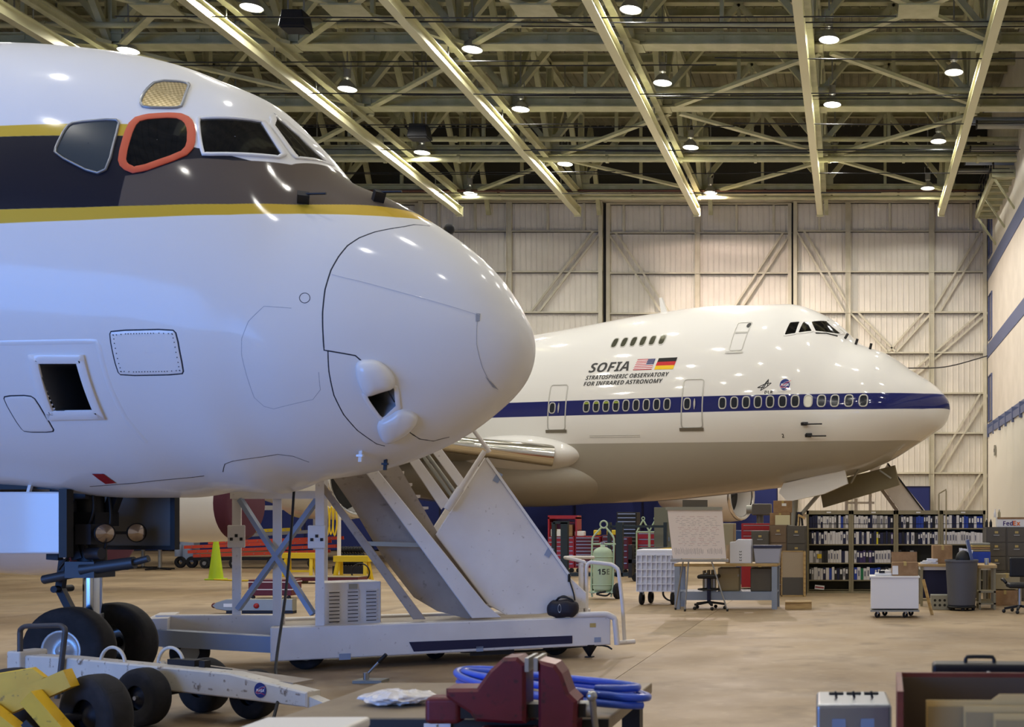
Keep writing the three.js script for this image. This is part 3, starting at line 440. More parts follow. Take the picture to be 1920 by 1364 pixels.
  mesh('angle_vane', [new THREE.SphereGeometry(0.055, 14, 10).translate(-0.93, 4.63, -0.22), pipe([-0.95, 4.5, -0.2], [-0.93, 4.62, -0.22], 0.03)], M.black, jet);
  for (const [s, y, m] of [[1.469, 2.34, white], [1.36, 2.275, M.darkIron]]) { const p = H.P(s, y); mesh('antenna', [bar([p.x, p.y + 0.02, p.z], [p.x, p.y - 0.1, p.z + 0.02], 0.03, 0.02), box(0.06, 0.02, 0.03, p.x, p.y - 0.04, p.z + 0.02)], m, jet); }
  { // cooling scoop low on the nose: hood, dark throat, lower lip
    const dome = (o, h, e) => { const q = dense(round(o, 2), 0.04), c = q.reduce((m, p) => [m[0] + p[0] / q.length, m[1] + p[1] / q.length], [0, 0]), L = []; for (let r = 0; r <= 10; r++) { const t = 1 - r / 10; L.push(q.map((p) => H.P(c[0] + (p[0] - c[0]) * Math.max(t, 0.02), c[1] + (p[1] - c[1]) * Math.max(t, 0.02), h * Math.pow(Math.max(0, 1 - Math.pow(t, e)), 0.5) - 0.003))); } return strip(L); };
    const sc = mesh('scoop_cowl', dome([[1.25, 3.13], [1.08, 3.15], [0.975, 3.03], [0.985, 2.9], [1.1, 2.86], [1.235, 2.805], [1.27, 2.96]], 0.11, 2.6), white, jet);
    duct(mouthHole, V(-0.45, 0.12, -0.4), std(0x8b8e92, 0.7, 0, { side: THREE.DoubleSide }), sc, 'scoop_throat');
    mesh('scoop_rim', frameOn(H, grow(dense(mouthHole, 0.03), 0.035), 0.036, 0.012), white, sc);
    mesh('scoop_lip', dome([[1.19, 2.62], [1.1, 2.665], [1.0, 2.735], [0.885, 2.7], [0.9, 2.62], [1.05, 2.5], [1.26, 2.40], [1.24, 2.54]], 0.085, 3), white, sc);
    mesh('scoop_divider', ribbon(H, [[1.06, 2.92], [1.025, 2.78]], 0.012, 0.012), seamMat, sc);
  }
  // nose gear
  const G = new THREE.Group(); G.name = 'nose_gear'; G.position.set(-4.5, 0, 0); jet.add(G);
  for (const z of [0.31, -0.31]) { const t = mesh('tyre', tyre(0.42, 0.28, 0.2).translate(0, 0.42, z), M.rubber, G); }
  for (const z of [0.31, -0.31]) { const sg = Math.sign(z); mesh('wheel_hub', [lathe([[0.21, 0.1], [0.2, 0.125], [0.17, 0.12], [0.15, 0.05], [0.06, 0.05], [0.05, 0.13], [0, 0.14]], 28).rotateX(sg * Math.PI / 2).translate(0, 0.42, z)], std(0xb9bcbc, 0.4, 0.5), G); }
  mesh('axle', pipe([0, 0.42, -0.4], [0, 0.42, 0.4], 0.05), M.darkIron, G);
  mesh('chrome_piston', pipe([0, 0.55, 0], [0, 1.2, 0], 0.085, 24), std(0xc9d4e4, 0.14, 1), G);
  mesh('piston_fork', [pipe([0, 0.42, 0], [0, 0.75, 0], 0.095, 20), box(0.2, 0.16, 0.3, 0, 0.44, 0)], M.steel, G);
  mesh('strut_cylinder', [pipe([0, 1.15, 0], [-0.05, 2.25, 0], 0.13, 20), pipe([0, 1.12, 0], [0, 1.26, 0], 0.16, 20), box(0.3, 0.14, 0.34, 0, 1.7, 0)], M.darkIron, G);
  mesh('steering_cylinder', [pipe([0.05, 1.2, 0.22], [0.55, 1.27, 0.16], 0.06, 14), pipe([0.5, 1.26, 0.16], [0.68, 1.31, 0.14], 0.035, 10), pipe([-0.35, 1.1, 0.2], [0.05, 1.18, 0.2], 0.045, 12), box(0.3, 0.16, 0.3, 0.05, 1.2, 0.1)], std(0x45484c, 0.5, 0.5), G);
  mesh('torque_link', [bar([-0.1, 0.62, 0.05], [-0.3, 1.0, 0.05], 0.06, 0.07), bar([-0.3, 1.0, 0.05], [-0.26, 1.3, 0.05], 0.06, 0.07), pipe([-0.3, 1.0, -0.1], [-0.3, 1.0, 0.14], 0.035)], M.darkIron, G);
  mesh('drag_brace', [bar([-0.06, 1.3, 0.1], [-0.3, 2.1, 0.12], 0.09, 0.1), bar([0.0, 1.5, -0.1], [0.25, 2.15, -0.1], 0.09, 0.1), bar([-0.18, 1.3, 0.28], [-0.12, 2.1, 0.3], 0.07, 0.12), bar([0.02, 2.15, 0.2], [0.3, 2.02, 0.3], 0.1, 0.06)], M.darkIron, G);
  mesh('hydraulic_line', [tube([[0.1, 2.1, 0.16], [0.16, 1.8, 0.2], [0.06, 1.5, 0.18], [0.14, 1.25, 0.16]], 0.014, 24, 6), tube([[-0.1, 2.05, 0.18], [-0.16, 1.7, 0.22], [-0.08, 1.4, 0.2], [-0.2, 1.2, 0.2]], 0.014, 24, 6), tube([[0.2, 2.0, 0.05], [0.26, 1.7, 0.1], [0.2, 1.4, 0.1]], 0.012, 20, 6)], M.black, G);
  mesh('gear_valve_block', [box(0.16, 0.2, 0.16, 0.08, 1.55, 0.16), box(0.1, 0.26, 0.1, -0.12, 1.75, 0.16), pipe([0.1, 1.36, 0.2], [0.24, 1.36, 0.2], 0.06, 14), box(0.12, 0.12, 0.06, 0.02, 1.96, 0.18)], std(0x3a3a40, 0.5, 0.4), G);
  for (const z of [0.2, -0.26]) { const l = mesh('landing_light', [lathe([[0.02, -0.09], [0.06, -0.07], [0.093, 0], [0.1, 0.0], [0.1, 0.015], [0.092, 0.015]], 24).rotateZ(-Math.PI / 2).rotateY(-0.45).translate(0.27, 1.56, z), bar([0.05, 1.56, z * 0.6], [0.2, 1.56, z], 0.03)], M.darkIron, G); mesh('light_lens', lathe([[0.0, 0.028], [0.05, 0.02], [0.09, 0.006]], 24).rotateZ(-Math.PI / 2).rotateY(-0.45).translate(0.275, 1.56, z), std(0x9c8f86, 0.12, 0.9), l); }
  mesh('gear_door', [rbox(2.3, 0.6, 0.05, 0.02, -1.1, 1.665, 0.47), bar([-0.3, 1.95, 0.46], [-0.3, 2.12, 0.4], 0.03), bar([-0.75, 1.95, 0.46], [-0.75, 2.12, 0.4], 0.03)], white, G);
  mesh('gear_door_edge', [box(0.08, 0.66, 0.09, 0.07, 1.66, 0.45)], M.black, G);
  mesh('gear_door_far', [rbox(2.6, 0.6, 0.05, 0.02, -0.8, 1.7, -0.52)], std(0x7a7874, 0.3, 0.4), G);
  mesh('gear_door_seal', [box(0.05, 0.64, 0.08, 0.52, 1.7, -0.5), box(2.6, 0.04, 0.08, -0.8, 1.4, -0.5)], M.black, G);
  mesh('gear_bay', box(2.4, 0.16, 0.8, -0.9, 2.07, 0), M.black, G);
  // far wing with two covered engines
  mesh('wing', (() => { const A = [[-13, 2.9, -1.7], [-21, 2.9, -1.7]], B = [[-21, 4.3, -20], [-24, 4.3, -20]], t = [0.45, 0.15], g = new THREE.BufferGeometry(), v = []; [A, B].forEach((E, i) => E.forEach((p) => v.push([p[0], p[1] + t[i], p[2]], [p[0], p[1] - t[i], p[2]]))); const q = [[0, 2, 6, 4], [1, 5, 7, 3], [0, 4, 5, 1], [2, 3, 7, 6], [4, 6, 7, 5]], pos = []; for (const f of q) for (const i of [0, 1, 2, 0, 2, 3]) pos.push(...v[f[i]]); g.setAttribute('position', new THREE.Float32BufferAttribute(pos, 3)); g.computeVertexNormals(); return g; })(), std(0xb8bac0, 0.4, 0.3, { side: THREE.DoubleSide }), jet);
  for (const [x, y, z, r] of [[-10.5, 1.72, -8.3, 0.98], [-12.6, 2.08, -15.9, 0.92]]) {
    const e = mesh('engine_nacelle', lathe([[r * 0.8, 0.05], [r * 0.93, 0.0], [r, -0.3], [r * 1.04, -1.2], [r * 0.95, -2.6], [r * 0.7, -3.6], [r * 0.5, -4.4]], 36).rotateZ(-Math.PI / 2).translate(x, y, z), white, jet);
    mesh('inlet_cover', [lathe([[r * 0.97, -0.32], [r * 0.97, 0.02], [r * 0.84, 0.12], [0, 0.16]], 36).rotateZ(-Math.PI / 2).translate(x, y, z)], M.maroon, e);
    mesh('pylon', prism([[-4.6, 0.7], [-1.2, 0.8], [-2.2, 1.6], [-6, 1.7]], -0.15, 0.15).translate(x, y, z), white, e);
  }
}
// ---------------------------------------------------------------- the far wide-body observatory jet
{
  const st = [0, .25, .7, 1.5, 2.5, 3.6, 5, 6.5, 8, 10, 13, 17, 22, 28], w = [0, .7, 1.17, 1.75, 2.22, 2.55, 2.87, 3.08, 3.2, 3.25, 3.25, 3.25, 3.25, 3.25], k = [.5, .49, .47, .45, .43, .42, .41, .40, .40, .40, .41, .42, .43, .44];
  const top = [5.867, 6.288, 6.684, 7.166, 7.821, 8.249, 9.358, 9.882, 9.933, 10.011, 9.846, 9.465, 9.062, 8.798], bot = [5.867, 5.092, 4.803, 4.345, 3.791, 3.377, 3.11, 2.86, 2.677, 2.453, 2.198, 2.043, 2.004, 2.4];
  const H = hull(st, w, top, bot, k);
  const jet = thing('jumbo_jet', 'far white wide-body jet with blue window stripe and black lettering', 'airplane', [3.373, 0, -41.3]);
  jet.rotation.set(0, -25 * Math.PI / 180, -Math.PI / 180, 'YXZ');
  const SW = 28.4, Y0 = 1.9, SH = 8.2;
  const livery = canvasTex(2048, 1024, (g, cw, ch) => {
    const X = (s) => s / SW * cw, Y = (y) => (1 - (y - Y0) / SH) * ch;
    g.fillStyle = '#dedcd8'; g.fillRect(0, 0, cw, ch);
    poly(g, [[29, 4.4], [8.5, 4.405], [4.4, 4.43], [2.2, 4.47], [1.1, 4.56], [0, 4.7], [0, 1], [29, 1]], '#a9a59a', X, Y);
    poly(g, [[29, 6.085], [8, 6.09], [4.3, 6.1], [2.1, 6.148], [0.6, 6.19], [0.2, 6.23], [0, 6.2], [0, 5.7], [0.56, 5.63], [2.04, 5.57], [4.3, 5.54], [8, 5.51], [29, 5.49]], '#07115c', X, Y);
  });
  const skin = phys({ ...paintWhite, map: livery }), white = phys({ color: 0xdedcd8, ...paintWhite }), blk = std(0x101012, 0.5), trimM = std(0xb4b2ac, 0.4, 0.4);
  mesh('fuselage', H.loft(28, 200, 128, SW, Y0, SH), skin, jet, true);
  const rrect = (s, y, a, b, sh = 0) => round([[s + a - sh, y + b], [s - a - sh, y + b], [s - a + sh, y - b], [s + a + sh, y - b]], 2);
  const cabin = std(0x22262e, 0.12), blind = std(0xd8d6c8, 0.4), glowY = std(0x8a9a20, 0.5);
  const winds = [[15.417, 5.82], [9.107, 5.826], [18.6, 5.82], [19.07, 5.82]];
  for (let i = 0; i < 9; i++) winds.push([13.74 - i * 0.4689, 5.83]);
  for (const s of [7.612, 7.132, 6.66, 6.195, 5.727, 5.255, 4.786, 4.319, 3.851, 3.387, 2.896, 2.406]) winds.push([s, 5.822 + (7.612 - s) * 0.009]);
  winds.forEach(([s, y], i) => { const f = mesh('cabin_window', patch(H, rrect(s, y, 0.12, 0.19), 0.008, 3), i === 20 ? blind : cabin, jet); mesh('window_frame', frameOn(H, rrect(s, y, 0.16, 0.225), 0.04, 0.016), trimM, f); if (i > 3 && i < 8) mesh('window_shade', patch(H, [[s + 0.09, y + 0.17], [s - 0.09, y + 0.17], [s - 0.1, y + 0.1], [s + 0.1, y + 0.1]], 0.012, 2), glowY, f); });
  for (let i = 0; i < 6; i++) { const s = 13.06 - i * 0.457, f = mesh('upper_window', patch(H, rrect(s, 8.394, 0.13, 0.19), 0.008, 3), std(0x4a4a3e, 0.12), jet); mesh('window_frame', frameOn(H, rrect(s, 8.394, 0.16, 0.22), 0.035, 0.015), trimM, f); }
  const door = (o, sill, port) => { const d = mesh('cabin_door', frameOn(H, fillet(o, 0.16), 0.045, 0.016), trimM, jet); const [a, b] = sill; mesh('door_sill', patch(H, [[a + 0.05, b + 0.03], [a - 0.98, b + 0.03], [a - 0.98, b - 0.09], [a + 0.05, b - 0.09]], 0.03, 3), std(0x6e6658, 0.6, 0.3), d); const hs = (o[0][0] + o[1][0]) / 2 - 0.1; mesh('door_handle', patch(H, round([[hs, 6.06], [hs - 0.05, 5.85], [hs, 5.55], [hs + 0.05, 5.85]], 1), 0.02, 2), trimM, d); };
  door([[15.65, 6.773], [14.74, 6.76], [14.72, 4.93], [15.62, 4.93]], [15.65, 4.93]); door([[9.34, 6.772], [8.43, 6.76], [8.43, 4.92], [9.38, 4.915]], [9.4, 4.91]);
  const ud = mesh('upper_door', frameOn(H, fillet([[7.686, 8.96], [7.06, 8.95], [7.08, 7.78], [7.637, 7.78]], 0.1), 0.035, 0.015), trimM, jet); mesh('door_handle', patch(H, [[7.6, 8.54], [7.1, 8.54], [7.1, 8.48], [7.6, 8.48]], 0.02, 2), trimM, ud); mesh('door_sill', patch(H, [[7.75, 7.76], [7.05, 7.76], [7.05, 7.68], [7.75, 7.68]], 0.03, 2), trimM, ud); mesh('port_hole', patch(H, Array.from({ length: 12 }, (_, i) => [7.16 + 0.09 * Math.cos(i / 12 * 6.283), 8.8 + 0.1 * Math.sin(i / 12 * 6.283)]), 0.015, 2), blk, ud);
  const cock = (o) => { const f = mesh('cockpit_window', patch(H, o, 0.01, 5), glassDark, jet); mesh('window_frame', frameOn(H, grow(dense(o, 0.05), 0.05), 0.05, 0.02), white, f); };
  cock([[5.61, 8.876], [5.317, 8.921], [5.246, 8.418], [5.6, 8.351]]); cock([[5.194, 8.904], [5.088, 8.926], [4.754, 8.524], [5.153, 8.44]]); cock([[4.959, 8.936], [4.76, 9.02], [4.66, 9.05], [4.3, 8.75], [4.1, 8.58], [4.12, 8.515], [4.65, 8.534]]);
  cock([[4.62, 9.08], [4.66, 9.1], [4.4, 8.87], [4.1, 8.62], [4.07, 8.6]]);
  mesh('wiper_blade', ribbon(H, [[4.62, 8.45], [4.35, 8.48], [4.07, 8.41]], 0.045, 0.04), blk, jet);
  for (const [s, y] of [[4.446, 5.057], [4.355, 4.672]]) { const p = H.P(s, y), n = H.normal(s, y), b = p.clone().addScaledVector(n, 0.16), m = mesh('pitot_probe', bar(p, b, 0.22, 0.1), M.darkIron, jet); mesh('probe_tube', pipe(b, b.clone().add(V(0.7, 0, -0.05)), 0.025, 8), M.darkIron, m); }
  for (const [s, y] of [[3.5, 8.14], [2.95, 7.95], [3.9, 8.37]]) mesh('vane_probe', bar(H.P(s, y), H.P(s, y, 0.22), 0.08, 0.06), blk, jet);
  // lettering, flags and emblems
  const title = mesh('title_lettering', letters(H, 'SOFIA', 13.9, 7.19, 0.385, 1.93, 0.26), blk, jet); title.userData.label = 'black title lettering';
  mesh('subtitle_lettering', letters(H, 'STRATOSPHERIC OBSERVATORY', 13.96, 6.9, 0.165, 3.88, 0.26), blk, jet);
  mesh('subtitle_lettering', letters(H, 'FOR INFRARED ASTRONOMY', 14.0, 6.655, 0.165, 3.68, 0.26), blk, jet);
  const dm = (t) => phys({ map: t, ...paintWhite });
  mesh('striped_flag', decal(H, [[11.75, 7.2], [10.88, 7.19], [10.80, 7.625], [11.64, 7.63]], 0.01), dm(canvasTex(380, 220, (g, w, h) => { for (let i = 0; i < 13; i++) { g.fillStyle = i % 2 ? '#eeeeee' : '#b22234'; g.fillRect(0, i * h / 13, w, h / 13 + 1); } g.fillStyle = '#2c2f66'; g.fillRect(w * 0.6, 0, w * 0.4, h * 7 / 13); g.fillStyle = '#dddddd'; for (let r = 0; r < 9; r++) for (let c = 0; c < (r % 2 ? 5 : 6); c++) g.fillRect(w * 0.615 + c * w * 0.064 + (r % 2) * w * 0.032, 6 + r * h * 0.056, 6, 6); })), jet, true);
  mesh('tricolour_flag', decal(H, [[10.76, 7.185], [9.89, 7.17], [9.80, 7.627], [10.65, 7.63]], 0.01), dm(canvasTex(96, 96, (g, w, h) => { ['#16161a', '#c0262c', '#e8c020'].forEach((c, i) => { g.fillStyle = c; g.fillRect(0, i * 32, w, 32); }); })), jet, true);
  mesh('round_insignia', decal(H, [[5.43, 6.2], [4.98, 6.2], [4.98, 6.7], [5.43, 6.7]], 0.01), dm(canvasTex(256, 256, (g, w, h) => insignia(g, w, h, '#dedcd8'))), jet, true);
  mesh('star_emblem', [ribbon(H, [[6.24, 6.36], [6.0, 6.36], [5.84, 6.66], [5.86, 6.4]], 0.035, 0.012), ribbon(H, [[6.24, 6.36], [5.95, 6.5], [5.72, 6.52]], 0.03, 0.012), ribbon(H, [[6.12, 6.25], [6.04, 6.4], [5.84, 6.66]], 0.03, 0.012), ribbon(H, [[6.12, 6.25], [5.9, 6.38], [5.72, 6.52]], 0.03, 0.012)], blk, jet);
  mesh('emblem_lettering', letters(H, 'DLR', 5.96, 6.13, 0.11, 0.32, 0.15), blk, jet);
  mesh('hull_number', letters(H, '2', 5.38, 4.56, 0.14, 0.08, 0), blk, jet);
  mesh('panel_outline', [ribbon(H, [[13.6, 4.7], [11.25, 4.69]], 0.03, 0.01), ribbon(H, [[13.6, 4.64], [11.25, 4.63]], 0.03, 0.01)], trimM, jet);
  mesh('roof_antenna', [prism([[-12.5, 9.75], [-12.2, 9.8], [-12.52, 10.55], [-12.64, 10.55]], -0.05, 0.05)], white, jet);
  // wing root, leading edge, fairing
  const chromeLE = std(0xd9d6cc, 0.16, 1);
  mesh('wing_fairing', (() => { const g = new THREE.SphereGeometry(1, 48, 32); const p = g.attributes.position; for (let i = 0; i < p.count; i++) { const x = p.getX(i); p.setXYZ(i, -20.2 + x * (x > 0 ? 8.0 : 9), 3.3 + p.getY(i) * 1.42, p.getZ(i) * 3.7); } g.computeVertexNormals(); return g; })(), phys({ color: 0xb4b0a5, ...paintWhite }), jet);
  mesh('wing_root_fillet', new THREE.SphereGeometry(1, 40, 28).scale(3.3, 0.8, 1.15).translate(-17.5, 4.05, 2.75), white, jet);
  const sect = (s, y, l, ch, th, sg = 1) => { const pts = []; for (let i = 0; i <= 30; i++) { const a = i / 30 * 2 * Math.PI, x = 0.5 + 0.5 * Math.cos(a), yt = th * (0.6 * Math.sqrt(1 - x + 1e-4) * (0.25 + 0.75 * x) * 2.1); pts.push(V(-(s + ch * (1 - x)), y + (Math.sin(a) >= 0 ? yt : -yt * 0.9), l * sg)); } return pts; };
  for (const sg of [1, -1]) {
    mesh('wing', strip([sect(15.2, 3.95, 2.8, 12, 0.62, sg), sect(16.9, 4.2, 5, 11, 0.55, sg), ...(sg > 0 ? [sect(25, 5.3, 14.5, 6.5, 0.4, sg), sect(31, 6.1, 22, 4.4, 0.3, sg)] : [sect(20.5, 4.7, 9.4, 3, 0.35, sg)])]), std(0x9d998c, 0.4, 0.2, { side: THREE.DoubleSide }), jet);
    mesh('leading_edge', [pipe([-15.3, 3.93, 3.3 * sg], [-17.3, 4.18, 5.5 * sg], 0.44, 28, 0.34), ...(sg > 0 ? [pipe([-17.3, 4.18, 5.5], [-25, 5.28, 14.5], 0.34, 28, 0.22)] : [])], chromeLE, jet);
  }
  for (const [s, l] of [[16.4, 2.0 + 2.0], [17.0, 4.6]]) { const q = V(-(s), 4.05 + (l - 3) * 0.1, l + 0.33); mesh('landing_light_port', new THREE.SphereGeometry(0.16, 16, 10).scale(1.6, 1, 0.5).translate(q.x + 0.3, q.y, q.z), glassDark, jet); }
  for (const [x, y, z] of [[-16.2, 2.75, 11.9], [-15.2, 2.65, -11.0]]) { const e = mesh('engine_nacelle', lathe([[1.05, -1.0], [1.1, 0.0], [1.2, 0.12], [1.3, 0.0], [1.38, -0.6], [1.36, -2.4], [1.0, -3.2], [0.7, -4.6]], 40).rotateZ(-Math.PI / 2).translate(x, y, z), white, jet); mesh('inlet_lip', ring(1.2, 0.11, 40, 12).rotateY(Math.PI / 2).translate(x + 0.04, y, z), M.chrome, e); mesh('fan_face', lathe([[1.1, -0.8], [0.3, -0.7], [0, -0.3]], 32).rotateZ(-Math.PI / 2).translate(x, y, z), M.black, e); mesh('pylon', prism([[-5, 0.9], [-1.5, 1.2], [-3, 2.2], [-8, 2.2]], -0.2, 0.2).translate(x, y, z), white, e); }
  // nose gear and its open doors
  const G = new THREE.Group(); G.name = 'nose_gear'; jet.add(G);
  mesh('gear_door', prism([[-6.3, 2.95], [-3.75, 3.5], [-3.6, 2.95], [-4.6, 2.55], [-6.1, 2.25], [-6.5, 2.6]], 0.75, 0.83, 0.01), white, G);
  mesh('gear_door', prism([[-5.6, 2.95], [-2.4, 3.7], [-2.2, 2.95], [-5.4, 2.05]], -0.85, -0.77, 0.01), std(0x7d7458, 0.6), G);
  for (const q of [[[-3.3, 3.5, 0.5], [-3.8, 3.0, 0.1]], [[-2.9, 3.5, -0.5], [-2.5, 3.2, -0.7]]]) mesh('door_strut', bar(q[0], q[1], 0.06), M.galv, G);
  mesh('gear_strut', [pipe([-6.4, 0.6, 0], [-6.2, 3.2, 0], 0.16, 16), bar([-6.3, 1.4, 0], [-4.6, 3.2, 0], 0.12)], M.galv, G);
  for (const z of [0.45, -0.45]) mesh('tyre', tyre(0.6, 0.4, 0.28).translate(-6.4, 0.55, z), M.rubber, G);
}

// ---------------------------------------------------------------- towable stairs beside the near jet
{
  const S = thing('boarding_stairs', 'white towable boarding stairs with large side panel under the near jet nose', 'stairs', [-6.41, 0, -12.5], Math.atan2(0.4007, 0.9162));
  const W = 1.5;
  mesh('chassis_beam', prism([[0, 0.13], [0, 0.5], [3.74, 0.5], [3.74, 0.15]], -0.22, 0, 0.012), M.stair, S);
  mesh('chassis_beam', prism([[-1.2, 0.2], [-1.2, 0.5], [3.74, 0.5], [3.74, 0.15]], -W, -W + 0.2, 0.012), M.stair, S);
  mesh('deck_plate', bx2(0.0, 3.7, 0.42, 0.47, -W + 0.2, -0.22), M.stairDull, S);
  mesh('end_beam', bx2(-1.25, -1.05, 0.3, 0.6, -W, -0.55), M.stair, S);
  mesh('rear_beam', prism([[-1.2, 0.34], [-1.2, 0.62], [0.1, 0.58], [0.1, 0.3]], -0.95, -0.8, 0.01), M.stair, S);
  mesh('drawbar', bar([-1.25, 0.4, -0.6], [0.4, 0.27, -0.12], 0.16, 0.18), M.greyBlue, S);
  mesh('blue_stripe', prism([[1.423, 0.285], [3.274, 0.283], [3.274, 0.188], [1.475, 0.172]], 0, 0.006), M.navy, S);
  for (const [x, y, w, h] of [[3.52, 0.4, 0.07, 0.05], [3.58, 0.22, 0.08, 0.06], [2.2, 0.17, 0.08, 0.06], [0.75, 0.15, 0.12, 0.07]]) mesh('label_plate', box(w, h, 0.008, x, y, 0.002), x > 3.55 || x < 3 ? M.greyBlue : M.tape, S);
  const panel = [[2.273, 2.437], [1.719, 1.516], [2.317, 0.669], [2.518, 0.547], [2.903, 0.545], [3.474, 0.6], [3.474, 0.789], [3.25, 1.009]];
  const sp = mesh('side_panel', prism(panel, -0.2, -0.15, 0.01), M.stair, S);
  mesh('panel_trim', bar([2.29, 2.43, -0.15], [3.27, 1.0, -0.15], 0.03, 0.03), M.white, sp);
  for (const [x, y] of [[2.42, 2.2], [3.02, 1.3]]) mesh('label_plate', box(0.07, 0.12, 0.01, x, y, -0.147, 0, 0, -0.5), M.greyBlue, sp);
  mesh('panel_latch', [box(0.03, 0.1, 0.02, 3.26, 0.98, -0.14), tube([[3.27, 0.93, -0.14], [3.31, 0.8, -0.14], [3.33, 0.7, -0.14]], 0.008, 10, 6)], M.black, sp);
  mesh('side_panel', prism(panel, -W + 0.06, -W + 0.12, 0.01), M.stair, S);
  mesh('stringer', prism([[0.74, 2.56], [0.87, 2.56], [2.273, 0.693], [2.451, 0.53], [2.119, 0.53]], -0.15, -0.05, 0.008), M.stair, S);
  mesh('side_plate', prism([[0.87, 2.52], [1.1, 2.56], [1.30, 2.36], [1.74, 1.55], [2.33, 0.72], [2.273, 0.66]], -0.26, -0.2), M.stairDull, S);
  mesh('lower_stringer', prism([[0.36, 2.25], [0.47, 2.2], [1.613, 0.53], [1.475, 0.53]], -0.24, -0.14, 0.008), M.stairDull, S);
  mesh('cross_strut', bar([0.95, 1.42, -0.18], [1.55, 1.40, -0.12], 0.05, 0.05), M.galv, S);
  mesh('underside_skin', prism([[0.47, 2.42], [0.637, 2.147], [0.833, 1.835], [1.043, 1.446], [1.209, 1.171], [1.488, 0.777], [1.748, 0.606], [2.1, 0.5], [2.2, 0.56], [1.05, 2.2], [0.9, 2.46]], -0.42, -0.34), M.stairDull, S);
  mesh('stringer', prism([[0.7, 2.6], [0.9, 2.6], [2.45, 0.5], [2.2, 0.5]], -W + 0.12, -W + 0.2), M.stair, S);
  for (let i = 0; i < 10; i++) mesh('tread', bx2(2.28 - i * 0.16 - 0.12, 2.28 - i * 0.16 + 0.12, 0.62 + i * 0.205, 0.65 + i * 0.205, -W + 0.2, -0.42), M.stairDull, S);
  for (let i = 0; i < 6; i++) mesh('upper_tread', bx2(1.4 - i * 0.09, 1.66 - i * 0.09, 1.82 + i * 0.14, 1.85 + i * 0.14, -1.2, -0.5), M.stair, S);
  mesh('upper_rail', prism([[1.36, 2.5], [1.47, 2.52], [1.88, 1.926], [1.794, 1.812]], -0.34, -0.28, 0.006), M.stair, S);
  mesh('upper_rail', prism([[1.65, 2.54], [1.77, 2.56], [2.054, 2.157], [1.988, 2.064]], -0.24, -0.2, 0.006), M.stair, S);
  mesh('upper_rail_tube', [pipe([1.62, 2.5, -0.36], [2.0, 1.95, -0.36], 0.02), pipe([1.56, 2.5, -0.36], [1.93, 1.95, -0.36], 0.02)], M.galv, S);
  mesh('hand_rail', [pipe([2.262, 2.506, -0.06], [1.99, 2.06, -0.06], 0.03), pipe([1.99, 2.06, -0.06], [1.837, 1.812, -0.06], 0.045), pipe([2.119, 2.778, -0.06], [2.317, 2.495, -0.06], 0.026)], M.stair, S);
  // trestle tower at the tall end
  const tower = (u, z, y0, y1) => mesh('tower_post', bx2(u - 0.045, u + 0.045, y0, y1, z - 0.05, z + 0.05), M.stair, S);
  tower(0.49, -0.15, 0.45, 2.3); tower(-0.40, -0.9, 0.45, 2.3); tower(0.03, -0.7, 0.45, 2.25); tower(0.5, -W + 0.1, 0.45, 2.3);
  mesh('tower_beam', bar([-0.45, 1.98, -0.9], [0.6, 1.98, -0.4], 0.08, 0.09), M.stair, S);
  mesh('cross_brace', bar([-0.38, 0.66, -0.84], [0.46, 1.92, -0.22], 0.055, 0.055), M.greyBlue, S);
  mesh('cross_brace', bar([-0.36, 1.93, -0.82], [0.42, 0.62, -0.24], 0.055, 0.055), M.greyBlue, S);
  for (const [u, z] of [[-0.40, -0.84], [0.46, -0.09]]) { const b = mesh('junction_box', rbox(0.18, 0.26, 0.05, 0.012, u, 1.5, z), M.stair, S); for (let i = 0; i < 3; i++) mesh('box_slot_shade', box(0.03, 0.035, 0.01, u - 0.05 + i * 0.05, 1.47 + (i % 2) * 0.04, z + 0.027), M.black, b); }  // small black boxes on the cover paint in the shade of slots
  // handrails and bumper at the low end
  mesh('end_rail', tube([[3.5, 0.5, -0.3], [3.5, 1.1, -0.3], [3.55, 1.16, -0.3], [3.8, 1.13, -0.25], [3.88, 1.06, -0.22], [3.93, 0.6, -0.2], [3.955, 0.17, -0.2]], 0.024, 60, 8, false, 0.15), M.stair, S);
  mesh('end_rail', tube([[3.48, 0.5, -0.34], [3.5, 1.15, -0.36], [3.25, 1.22, -0.4], [3.70, 1.2, -0.9]], 0.022, 50, 8, false, 0.1), M.stair, S);
  mesh('end_bar', pipe([3.85, 0.155, -0.14], [4.08, 0.155, -0.2], 0.03), M.stair, S);
  mesh('rail_gate', bx2(3.42, 3.46, 0.5, 1.15, -0.4, -0.28), M.stair, S);
  mesh('bumper_tube', tube([[3.25, 0.53, -0.02], [3.68, 0.53, 0.0], [3.79, 0.47, 0.0], [3.82, 0.15, 0.0]], 0.036, 40, 10, false, 0.12), M.stair, S);
  for (const [u, z, R] of [[0.35, -0.25, 0.2], [3.15, -0.5, 0.17], [1.75, -0.7, 0.12], [0.35, -1.3, 0.2], [-0.85, -0.7, 0.2]]) { const t = mesh('tyre', tyre(R, 0.14, R * 0.5).translate(u, R, z), M.rubber, S); mesh('wheel_hub', pipe([u, R, z - 0.05], [u, R, z + 0.05], R * 0.5, 16), M.galv, t); }
  mesh('jack_leg', [pipe([3.5, 0.0, -0.1], [3.5, 0.16, -0.1], 0.01, 10, 0.11), pipe([3.5, 0.0, -0.1], [3.5, 0.012, -0.1], 0.06, 12)], M.darkIron, S);
  mesh('brake_rod', tube([[2.0, 0.12, -0.2], [2.8, 0.1, -0.2], [3.6, 0.14, -0.1], [3.75, 0.1, 0.02]], 0.012, 24, 6), M.black, S);
  mesh('tow_lug', box(0.5, 0.05, 0.06, 2.35, 0.11, -0.1), M.darkIron, S);
  const w = (u, y, z) => S.localToWorld(V(u, y, z)); S.updateMatrixWorld(true);
